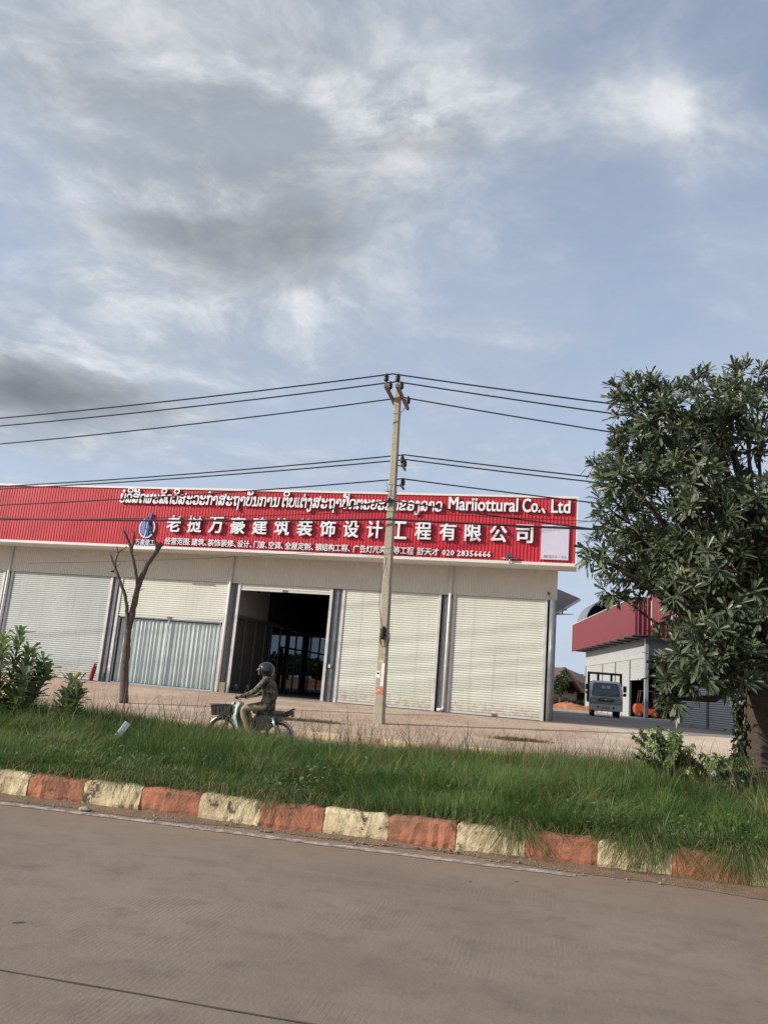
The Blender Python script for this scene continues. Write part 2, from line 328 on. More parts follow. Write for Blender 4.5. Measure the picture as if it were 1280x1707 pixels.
# heap of freshly dug red earth between the buildings
M_red = mat('red_earth', (0.44, 0.17, 0.075), .95, var=.3, vscale=1.4, bump=1.0, bscale=6, dirt=((0.30, 0.11, 0.055), 2.2, .55))
mb = MB(); nx, ny = 90, 16; vs = []
for j in range(ny+1):
    for i in range(nx+1):
        x = 2+30*i/nx; y = 70+5*j/ny
        h = .62*sin(pi*j/ny)**.7*min(1, i/4, (nx-i)/4)*(0.72+.35*sin(x*1.7)*sin(x*.6+1)+random.uniform(-.16, .16))
        vs.append((x, y, .42+max(h, 0)))
mb.add(vs, [(j*(nx+1)+i, j*(nx+1)+i+1, (j+1)*(nx+1)+i+1, (j+1)*(nx+1)+i) for j in range(ny) for i in range(nx)], 0, False)
struct(mb.build('earth_bank', M_red))
mb = MB(); nx = 60; vs = []
for j in range(13):
    for i in range(nx+1):
        x = -60+64*i/nx; y = 66+8*j/12; h = .75*sin(pi*j/12)**.7*(0.8+random.uniform(-.2, .2)); vs.append((x, y, .42+h*min(1, i/3, (nx-i)/3)))
mb.add(vs, [(j*(nx+1)+i, j*(nx+1)+i+1, (j+1)*(nx+1)+i+1, (j+1)*(nx+1)+i) for j in range(12) for i in range(nx)], 0, False)
struct(mb.build('earth_bank', M_red))

# kerbs: painted concrete blocks
def paint(name, c, wear, thr):
    def fn(k, b, co):
        ch = k.noise(co, 6, 10, .76); fl = k.ss(ch, thr, thr+.04)
        dirt = k.ss(k.noise(co, 3, 6, .65), .40, .68, 0, .72)
        col = k.mix(dirt, k.mix(k.ss(k.noise(co, 12, 5, .6), .3, .7), c, tuple(x*.78 for x in c)), wear)
        col = k.mix(k.ss(k.noise(co, 1.15, 4, .6), .54, .64, 0, .72), col, (0.17, 0.105, 0.06)); col = k.mix(fl, col, (0.13, 0.10, 0.075)); k.put(b.inputs['Base Color'], col); b.inputs['Roughness'].default_value = .85
        bn = k.new('ShaderNodeBump'); bn.inputs['Distance'].default_value = .012; bn.inputs['Strength'].default_value = .8
        k.put(bn.inputs['Height'], k.m('SUBTRACT', k.noise(co, 40, 6, .7), fl)); k.l.new(bn.outputs[0], b.inputs['Normal'])
    return ground_mat(name, 0, fn)
M_ky = paint('kerb_cream_paint', (0.78, 0.64, 0.39), (0.40, 0.28, 0.16), .575); M_kr = paint('kerb_red_paint', (0.50, 0.195, 0.108), (0.24, 0.10, 0.06), .59)
def kerb_mesh(v0, wid, z0, z1, ustart, step, n, m0, m1, name, nseg=12):
    mb = MB(); prof = [(0.02, z0), (0.0, z0+.4*(z1-z0)), (.008, z1-.035), (.022, z1-.012), (.05, z1), (wid-.03, z1), (wid, z1-.03), (wid, z0)]
    for i in range(n):
        vs = []
        off = random.uniform(-.008, .008); tilt = random.uniform(-.008, .008)
        for s in range(nseg+1):
            q = s/nseg
            for j, (pv, pz) in enumerate(prof):
                jt = random.uniform(-.007, .006) if 0 < j < 6 else 0
                e = -.012 if (s in (0, nseg) and 2 <= j <= 5) else 0
                vs.append(rd(ustart+step*(i+.003+q*.994), v0+pv+off+jt-e*.6, pz+tilt*q+jt*1.6+e))
        np_ = len(prof)
        mb.add(vs, [(s*np_+j, s*np_+j+1, (s+1)*np_+j+1, (s+1)*np_+j) for s in range(nseg) for j in range(np_-1)]+[tuple(range(np_)), tuple(nseg*np_+j for j in range(np_))[::-1]], i % 2, False)
    return struct(mb.build(name, [m0, m1]))
kerb_mesh(KV, .2, -.05, .235, -4.62-.564*60, .564, 130, M_kr, M_ky, 'kerb')
M_ky2 = paint('kerb_far_paint', (0.80, 0.62, 0.40), (0.55, 0.38, 0.24), .62)
kerb_mesh(20.5, .2, -.25, -.035, -40, 1.0, 80, M_ky2, paint('kerb_far_bare', (0.50, 0.34, 0.24), (0.42, 0.28, 0.20), .6), 'kerb', 6)
kerb_mesh(14.62, .16, -.25, -.03, -40, 1.0, 80, M_ky2, M_kr, 'kerb', 4)

# worn edge line, transverse joint, dirt in the gutter
def line_nodes(k, b, co):
    c = k.mix(k.ss(k.noise(co, 9, 8, .75), .42, .58), (0.50, 0.40, 0.34), (0.21, 0.165, 0.13)); k.put(b.inputs['Base Color'], c); b.inputs['Roughness'].default_value = .9
mb = MB(); vs = []; n = 260; us = np.linspace(-9, .28, n)
for i, u in enumerate(us):
    wv = .055+.012*random.uniform(-1, 1)-.02*max(0, (u+.3)); c = 6.735+.012*sin(u*1.3); vs += [rd(u, c-wv, .004), rd(u, c+wv*random.uniform(.75, 1.1), .004)]
mb.add(vs, [(2*i, 2*i+2, 2*i+3, 2*i+1) for i in range(n-1)]); struct(mb.build('road_marking', ground_mat('worn_line', 0, line_nodes)))
mb = MB(); vs = []; n = 160
for i in range(n):
    u = -14+28*i/(n-1); vs += [rd(u, 3.343+random.uniform(-.003, .003), .004), rd(u, 3.354+random.uniform(-.003, .004), .004)]
mb.add(vs, [(2*i, 2*i+2, 2*i+3, 2*i+1) for i in range(n-1)]); struct(mb.build('road_joint', mat('joint_seal', (0.085, 0.068, 0.055), .9)))
mb = MB(); vs = []; n = 420; rows = 6
for i in range(n):
    u = -12+24*i/(n-1)
    wd = .14+.05*sin(u*1.1)+.04*sin(u*3.7+1)+.13*max(0, min(1, (u-.1)/1.5))
    for j in range(rows):
        q = j/(rows-1); vs.append(rd(u, KV+.03-wd*q+random.uniform(-.012, .012), .003+.035*(1-q)**1.5+random.uniform(0, .008)*(1-q)))
mb.add(vs, [(i*rows+j, (i+1)*rows+j, (i+1)*rows+j+1, i*rows+j+1) for i in range(n-1) for j in range(rows-1)], 0, True); struct(mb.build('gutter_dirt', mat('gutter_soil', (0.27, 0.175, 0.11), .95, var=.35, vscale=9, bump=1, bscale=60, grain=.7)))
# loose gravel along the kerb (uncountable)
mb = MB()
for i in range(1500):
    u = random.uniform(-7, 5); v = KV-.01-abs(random.gauss(0, .13)); r = random.uniform(.003, .009) if random.random() < .95 else random.uniform(.01, .02)
    c = rd(u, v, r*.5+.015*max(0, 1-(KV-v)/.15)); a = random.uniform(0, pi)
    vs = [(c.x+r*cos(a), c.y+r*sin(a), c.z), (c.x-r*sin(a), c.y+r*cos(a), c.z), (c.x-r*cos(a), c.y-r*sin(a), c.z), (c.x+r*sin(a), c.y-r*cos(a), c.z), (c.x, c.y, c.z+r*.7), (c.x, c.y, c.z-r*.7)]
    mb.add(vs, [(0, 1, 4), (1, 2, 4), (2, 3, 4), (3, 0, 4), (1, 0, 5), (2, 1, 5), (3, 2, 5), (0, 3, 5)], random.randrange(2))
o = mb.build('gravel', [mat('gravel_tan', (0.30, 0.21, 0.15), .9), mat('gravel_grey', (0.24, 0.20, 0.17), .9)], fix=False); tag(o, 'loose tan grit and gravel in the gutter below the painted kerb', 'gravel', kind='stuff')
def rock(name, label, px, r, m, sq=.55):
    c = gnd(*px); bm = bmesh.new(); bmesh.ops.create_icosphere(bm, subdivisions=3, radius=1)
    for v in bm.verts:
        n_ = 1+.16*sin(v.co.x*3+1)*cos(v.co.y*4)+.1*sin(v.co.z*5+v.co.x*2); v.co = Vector((v.co.x*r*1.25*n_, v.co.y*r*n_, (v.co.z*sq*n_+sq*.8)*r))
    me = bpy.data.meshes.new(name); bm.to_mesh(me); bm.free(); me.materials.append(m)
    for p in me.polygons: p.use_smooth = True
    o = bpy.data.objects.new(name, me); COL.objects.link(o); o.location = c; return tag(o, label, 'stone')
M_rock = mat('pale_stone', (0.42, 0.37, 0.27), .85, bump=.5)
rock('stone', 'pale rounded stone beside the white edge line, by the second cream kerb block', (140, 1353), .040, M_rock)
rock('stone', 'small flat grey stone in the gutter below the dirty red kerb block', (446, 1388), .030, mat('grey_stone', (0.22, 0.19, 0.15), .9, bump=.5), .35)

# ------------------------------------------------------------------ the long warehouse with the red fascia
PSI = -0.25487
BLD = thing('warehouse_building', 'long cream warehouse with red corrugated fascia, rolling shutters and one open bay', 'building', (0, 30.5, .49), PSI)
# local frame: x along the facade to the right, y into the building, z above its floor
M_red_sheet = mat('red_sheet', (0.52, 0.022, 0.038), .42, var=.10, vscale=1.2, dirt=((0.33, 0.018, 0.028), 1.0, .58))
M_white_trim = mat('white_trim', (0.74, 0.71, 0.66), .5, var=.06, dirt=((0.50, 0.46, 0.40), 2.5, .66))
M_soffit = mat('soffit_white', (0.70, 0.69, 0.66), .6, var=.06)
M_cream_sheet = mat('cream_sheet', (0.64, 0.61, 0.53), .5, var=.06, vscale=1.5)
def slat_nodes(base, dust):                                           # enamelled slats: rain streaks, scuffs, mud splashed along the foot
    def fn(k, b, co):
        mp = k.new('ShaderNodeMapping'); mp.inputs['Scale'].default_value = (5, 5, .22); k.put(mp.inputs[0], co); sp = k.new('ShaderNodeSeparateXYZ'); k.put(sp.inputs[0], co)
        col = k.mix(k.ss(k.noise(co, .7, 4, .6), .3, .7), base, tuple(x*.90 for x in base)); col = k.mix(k.ss(k.noise(mp.outputs[0], 1.0, 6, .65), .50, .74, 0, .55), col, dust)
        mud = k.m('MULTIPLY', k.ss(sp.outputs[2], .05, .75, 1, 0), k.ss(k.noise(co, 6, 6, .7), .35, .65, .15, .8)); col = k.mix(mud, col, (0.36, 0.25, 0.17))
        col = k.mix(k.ss(k.noise(co, 16, 8, .75), .66, .70, 0, .5), col, (0.28, 0.25, 0.20)); k.put(b.inputs['Base Color'], col); b.inputs['Roughness'].default_value = .45
    return fn
M_shutter = ground_mat('shutter_cream', 0, slat_nodes((0.67, 0.68, 0.59), (0.46, 0.44, 0.36))); M_shutter_shaded = ground_mat('shutter_shaded', 0, slat_nodes((0.47, 0.50, 0.48), (0.33, 0.34, 0.32)))  # second set: shade over the left bays put into the slat colour
M_steel = mat('steel_grey', (0.15, 0.155, 0.165), .5, .35, var=.2, vscale=5, dirt=((0.30, 0.30, 0.30), 6, .66))
M_galv = mat('galvanised', (0.52, 0.52, 0.53), .4, .55, var=.15, vscale=6)
M_guide = mat('guide_rail', (0.60, 0.58, 0.56), .45, .2, var=.12, vscale=7, dirt=((0.36, 0.34, 0.33), 9, .60))
M_pvc = mat('pvc_white', (0.76, 0.74, 0.70), .4, var=.04)
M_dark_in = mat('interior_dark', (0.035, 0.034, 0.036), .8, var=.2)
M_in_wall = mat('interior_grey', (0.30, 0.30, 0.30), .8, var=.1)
M_conc = mat('concrete_floor', (0.26, 0.23, 0.20), .7, var=.2, vscale=2)
M_roof = mat('roof_sheet', (0.40, 0.42, 0.45), .4, .4, var=.1)
LFT, RGT, OH = -26.0, 7.25, 1.2
FB, FT = 5.30, 7.79                                                  # fascia bottom and top above the floor
fx = lambda a, b, h: (LFT+a, -OH-h, b)
# fascia
mb = MB(); sheet(mb, corrugated(RGT-LFT-.02, FT, .125, .015, .34), FB+.10, FT-.08, fx, 0)
fas = mb.build('fascia', M_red_sheet, BLD, fix=False)
mb = MB(); mb.box(LFT, RGT, -OH+.012, -OH+.10, FB+.10, FT-.08); mb.build('fascia_core', M_red_sheet, fas)
mb = MB(); mb.box(LFT, RGT+.05, -OH-.05, -OH+.14, FT-.08, FT); mb.box(LFT, RGT+.05, -OH-.06, -OH+.14, FB, FB+.10); mb.box(RGT+.002, RGT+.05, -OH-.04, -OH+.14, FB+.102, FT-.082); mb.build('trim', M_white_trim, fas)
mb = MB(); mb.box(LFT, RGT+.05, -OH+.142, .02, FB+.01, FB+.05); mb.build('soffit', M_soffit, BLD)
# right end of the canopy and roof
mb = MB(); mb.add([(LFT, -OH+.14, FT-.5), (RGT-.3, -OH+.14, FT-.5), (5.6, 10, FT+.10), (LFT, 10, FT+.10), (LFT, 21, FT-.7), (4.8, 21, FT-.7)], [(0, 1, 2, 3), (3, 2, 5, 4)]); mb.build('roof', M_roof, BLD)
# band of cream sheet above the shutters
mb = MB(); sheet(mb, corrugated(6.65-LFT, 1, .10, .014, .3), 4.25, FB+.008, lambda a, b, h: (LFT+a, -.03-h, b)); mb.box(LFT, 6.65, -.024, .06, 4.24, FB+.008)
mb.build('wall_band', M_cream_sheet, BLD, fix=False)
# side, back and inner walls, floor, ceiling
mb = MB(); mb.prism([(6.42, .10), (6.52, .10), (4.92, 20.9), (4.82, 20.9)], 0, 7.2, lambda a, b, h: (a, b, h)); sheet(mb, corrugated(20.8, 1, .2, .02), 0, 7.2, lambda a, b, h: (6.524+h-1.6*a/20.8, .10+a, b)); mb.build('side_wall', M_cream_sheet, BLD, fix=False)
mb = MB(); mb.box(LFT, LFT+.1, .1, 20.9, 0, 7.1); mb.build('side_wall', M_cream_sheet, BLD)
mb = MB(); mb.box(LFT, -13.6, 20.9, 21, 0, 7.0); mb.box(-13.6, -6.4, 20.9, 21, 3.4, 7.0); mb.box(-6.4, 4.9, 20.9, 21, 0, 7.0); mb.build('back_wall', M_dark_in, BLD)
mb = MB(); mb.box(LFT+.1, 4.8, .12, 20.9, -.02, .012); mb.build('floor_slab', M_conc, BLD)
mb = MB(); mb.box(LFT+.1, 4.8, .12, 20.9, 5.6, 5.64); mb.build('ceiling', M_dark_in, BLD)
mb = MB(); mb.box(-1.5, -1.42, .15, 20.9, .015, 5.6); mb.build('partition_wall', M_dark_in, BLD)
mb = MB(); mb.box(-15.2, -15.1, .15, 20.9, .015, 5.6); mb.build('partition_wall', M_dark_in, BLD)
# roller shutters: (u0, u1, bottom, material)
def shutter(parent, u0, u1, z0, z1, m, y=.02, pitch=.088, fn=None):
    mb = MB(); n = int((z1-z0)/pitch); prof = []
    for i in range(n):
        b = z1-(i+1)*pitch
        prof += [(b, .0), (b+.012, -.010), (b+.030, -.020), (b+.058, -.019), (b+.078, -.007)]
    prof = sorted(prof); prof.append((z1, 0))
    f = fn or (lambda u, h, z: (u, y+h, z)); vs = []
    for b, h in prof: vs += [f(u0, h, b), f(u1, h, b)]
    mb.add(vs, [(2*i, 2*i+1, 2*i+3, 2*i+2) for i in range(len(prof)-1)])
    o = mb.build('shutter', m, parent, fix=False)
    mb = MB(); z0b = prof[0][0]
    pts = [f(u0, .012, z0b-.075), f(u1, .012, z0b-.075), f(u1, -.02, z0b-.075), f(u0, -.02, z0b-.075), f(u0, .012, z0b-.002), f(u1, .012, z0b-.002), f(u1, -.02, z0b-.002), f(u0, -.02, z0b-.002)]
    mb.add(pts, [(0, 1, 2, 3), (4, 5, 6, 7), (0, 1, 5, 4), (1, 2, 6, 5), (2, 3, 7, 6), (3, 0, 4, 7)]); mb.build('bottom_bar', M_guide, o)
    uc = (u0+u1)/2; c_ = [f(uc+a, -.055+b, z0b-.06+c) for c in (0, .07) for b in (0, .03) for a in (-.09, .09)]
    mb = MB(); mb.add(c_, [(0, 2, 3, 1), (4, 5, 7, 6), (0, 1, 5, 4), (2, 6, 7, 3), (0, 4, 6, 2), (1, 3, 7, 5)]); mb.build('lock', M_steel, o)
    return o
TOP = 4.235
for u0, u1, z0, m in ((-24.5, -21.6, .08, M_shutter_shaded), (-21.0, -16.55, .08, M_shutter_shaded), (-16.05, -11.36, .08, M_shutter_shaded), (-10.78, -6.16, 2.72, M_shutter), (-5.55, -1.85, 3.98, M_shutter), (-1.23, 2.36, .08, M_shutter), (3.02, 6.22, .08, M_shutter)):
    shutter(BLD, u0, u1, z0, TOP, m)
    for ug in (u0-.115, u1+.005):
        g = MB(); g.box(ug, ug+.11, -.03, .045, .005, TOP+.003, bev=.006); g.build('guide_rail', M_guide, BLD)
# columns between the bays: channel pairs standing a little behind the rails
for u in (-21.3, -16.30, -11.07, -5.86, -1.54, 2.70):
    c = MB(); hw = .175 if u not in (-5.86,) else .19
    c.box(u-hw, u+hw, .05, .22, .005, TOP); c.box(u-.06, u+.06, .012, .05, .005, TOP); c.build('column', M_steel, BLD)
c = MB(); c.tube([(6.53, -.02, 0), (6.53, -.02, 4.25)], .125, 20, smooth=True); c.box(6.38, 6.68, -.17, .13, .002, .02)
cc_ = c.build('column', mat('column_blue_grey', (0.20, 0.215, 0.235), .45, .25, var=.2, vscale=3, dirt=((0.42, 0.43, 0.43), 5, .62)), BLD)
# downpipes
def pipe(u, zb, foot=True, top=FB+.01, y=-.10):
    c = MB(); c.tube([(u, y, zb), (u, y, top)], .05, 12)
    if foot: c.tube([(u, y, zb+.02), (u-.01, y-.03, zb-.05), (u-.08, y-.07, zb-.07), (u-.2, y-.1, zb-.075)], .05, 12)
    for z in (1.6, 3.2, 4.6): c.tube([(u, y, z), (u, y, z+.05)], .058, 12)
    c.build('downpipe', M_pvc, BLD)
pipe(2.80, .16); pipe(-5.99, .05, False); pipe(-16.25, .05, False); pipe(-26+.3, .05, False)
c = MB(); c.box(-1.64, -1.56, -.055, -.0, 1.25, 1.37, bev=.006); c.build('switch_box', M_pvc, BLD)
c = MB(); c.box(-11.32, -11.25, -.10, -.05, 4.42, 4.49, bev=.01); c.tube([(-11.285, -.10, 4.45), (-11.285, -.18, 4.43)], .028, 10); c.build('security_camera', mat('black_plastic', (0.015, 0.015, 0.016), .4), BLD)
c = MB(); c.box(6.33, 6.40, -.12, -.05, 4.42, 4.49, bev=.01); c.tube([(6.36, -.1, 4.46), (6.34, -.2, 4.48)], .03, 10); c.build('security_camera', MATS['black_plastic'], BLD)
# window screen with pale pleated curtain below the half-raised shutter
mb = MB(); vs = []; n = 560
for i in range(n+1):
    q = i/n; u = -10.70+4.46*q; ph = u*2*pi/.19+1.6*sin(u*1.9)+.8*sin(u*4.7); h = .035*sin(ph)+.012*sin(ph*2.3+u)
    vs += [(u, .17+h, .06), (u, .17+h*.55, 2.58)]
mb.add(vs, [(2*i, 2*i+2, 2*i+3, 2*i+1) for i in range(n)], 0, True); mb.build('curtain', mat('curtain_pale', (0.58, 0.60, 0.575), .75, var=.07, vscale=3), BLD, fix=False)
mb = MB()
for u in (-10.74, -8.50, -6.26): mb.box(u-.02, u+.02, .04, .09, .0, 2.62)
mb.box(-10.72, -6.28, .042, .088, 2.62, 2.68); mb.box(-10.72, -6.28, .042, .088, .0, .05); gf = mb.build('window_frame', mat('frame_silver', (0.45, 0.48, 0.50), .35, .6), BLD)
mb = MB(); mb.box(-10.72, -8.52, .06, .066, .05, 2.62); mb.build('pane', glass_mat('shop_glass', (0.96, 0.98, 0.98), .45), gf)
mb = MB(); mb.box(-8.48, -6.28, .06, .066, .05, 2.62); mb.build('pane', MATS['shop_glass'], gf)
# glazed partition running back inside the open bay
PX = -5.80; M_frame_in = mat('frame_inner', (0.22, 0.22, 0.24), .4, .4)
mb = MB(); mb.box(PX-.05, PX+.05, .2, 20.5, 2.92, 3.06); mb.box(PX-.04, PX+.04, .2, 20.5, .012, .09)
ys = [.25, 1.4, 2.5, 3.6, 4.3, 5.4, 6.6, 7.6, 8.6, 9.8, 11.2, 12.4, 14.0, 15.4, 17, 18.6, 20.3]
for i, y in enumerate(ys): mb.box(PX-.035, PX+.035, y, y+.09, .09, 2.92)
mb.box(PX-.03, PX+.03, 5.49, 20.3, 2.05, 2.13); pf = mb.build('glazed_partition', M_frame_in, BLD)
mb = MB(); mb.box(PX-.004, PX+.004, 4.42, 20.3, .09, 2.9); mb.build('pane', glass_mat('partition_glass', (0.36, 0.40, 0.43), .6), pf)
for y0, y1, zt in ((5.5, 5.95, 2.04), (6.25, 6.55, 2.9), (8.7, 9.5, 2.9), (12.5, 13.6, 2.04), (15.5, 16.8, 2.04)):
    mb = MB(); mb.box(PX-.03, PX+.03, y0, y1, .1, zt); mb.build('door_panel', M_dark_in, pf)
mb = MB(); vs = []; n = 150
for i in range(n+1):
    y = .3+4.2*i/n; h = .035*sin(y*2*pi/.17+sin(y*3)); vs += [(PX-.09+h, y, .1), (PX-.09+h, y, 2.92)]
mb.add(vs, [(2*i, 2*i+2, 2*i+3, 2*i+1) for i in range(n)], 0, True); mb.build('dark_drape', mat('drape_brown', (0.085, 0.075, 0.062), .9), BLD, fix=False)
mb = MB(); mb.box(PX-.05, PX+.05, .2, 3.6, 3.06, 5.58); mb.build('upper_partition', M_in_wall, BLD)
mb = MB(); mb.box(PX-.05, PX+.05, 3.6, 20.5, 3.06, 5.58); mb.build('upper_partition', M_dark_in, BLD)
mb = MB()
for k in range(2): mb.box(PX+.05, PX+.075, 1.6+.5*k, 1.85+.5*k, 4.15, 5.0)
mb.build('notice_panel', mat('black_panel', (0.012, 0.012, 0.014), .5), BLD)
# stacked things inside, right by the opening
# eave of the rear roof showing past the right corner
P = [at(930, 984, 46), at(966, 1000, 38), at(926, 1024, 34), at(900, 1003, 42)]
inv = Matrix.Translation(Vector((0, 30.5, .49))) @ Matrix.Rotation(PSI, 4, 'Z'); inv = inv.inverted()
q = [inv @ p for p in P]; mb = MB(); dz = Vector((0, 0, .07))
mb.add(q+[p+dz for p in q], [(3, 2, 1, 0), (4, 5, 6, 7), (0, 1, 5, 4), (1, 2, 6, 5), (2, 3, 7, 6), (3, 0, 4, 7)], 0)
mb.tube([q[0], q[1]], .06, 6, 1); mb.tube([q[1], q[2]], .06, 6, 1); mb.build('rear_eave', [mat('eave_board', (0.20, 0.14, 0.115), .7), M_galv], BLD)
a = inv @ at(928, 1024, 33); b = inv @ at(956, 1024, 33.4)
mb = MB(); mb.tube([a, b], [.03, .012], 8); mid = a.lerp(b, .35); mb.tube([mid-Vector((.03, 0, 0)), mid+Vector((.0, 0, .17)), mid+Vector((.16, .02, .19))], .03, 8); mb.build('bracket_lamp', M_steel, BLD)

# ------------------------------------------------------------------ writing on the fascia
M_letter = mat('letter_white', (0.84, 0.82, 0.84), .45, var=.03); M_letter_side = mat('letter_side', (0.20, 0.17, 0.22), .6)
SIGN = thing('shop_sign', 'raised white Lao, Latin and Chinese lettering with blue emblem fixed on the red fascia', 'sign', BLD.location, PSI)
def curve_mesh(cu):
    o = bpy.data.objects.new('tmp', cu); COL.objects.link(o)
    dg = bpy.context.evaluated_depsgraph_get(); me = bpy.data.meshes.new_from_object(o.evaluated_get(dg)); bpy.data.objects.remove(o)
    co = np.array([v.co[:] for v in me.vertices]); fs = [tuple(p.vertices) for p in me.polygons]; nz = [p.normal.z for p in me.polygons]; bpy.data.meshes.remove(me); return co, fs, nz
def text_mesh(body, bold=0.0, ext=.03, res=3):
    c = bpy.data.curves.new('txt', 'FONT'); c.body = body; c.extrude = ext; c.resolution_u = res; co, fs, nz = curve_mesh(c)
    if bold < .01: return co, fs, nz
    # heavier strokes: the glyph struck several times side by side, each strike a hair deeper than the last
    CO = []; FS = []; NZ = []; o = 0
    for j, (dx, dy) in enumerate(((0, 0), (bold, bold*.6), (-bold, bold*.6), (bold, -bold*.6), (-bold, -bold*.6))):
        c2 = co.copy(); c2[:, 0] += dx; c2[:, 1] += dy; c2[:, 2] = np.where(c2[:, 2] > 0, c2[:, 2]-ext*.05*j, c2[:, 2]); CO.append(c2); FS += [tuple(i+o for i in f) for f in fs]; NZ += nz; o += len(co)
    return np.concatenate(CO), FS, NZ
YS = -OH-.045
def place(mb, co, fs, nz, u0, u1, z0, z1, depth=.07, y=YS, keep=False, ext_n=None):
    mn = ext_n[0] if ext_n else co.min(0); mx = ext_n[1] if ext_n else co.max(0); sx = (u1-u0)/max(mx[0]-mn[0], 1e-6); sz = (z1-z0)/max(mx[1]-mn[1], 1e-6)
    zm, zx = co[:, 2].min(), co[:, 2].max(); o = len(mb.v)
    for p in co: mb.v.append((u0+(p[0]-mn[0])*sx, y-depth*(p[2]-zm)/max(zx-zm, 1e-6), z0+(p[1]-mn[1])*sz))
    for f, n in zip(fs, nz): mb.f.append(tuple(i+o for i in f)); mb.mi.append(0 if n > .5 else 1); mb.sm.append(False)
LM = [M_letter, M_letter_side]
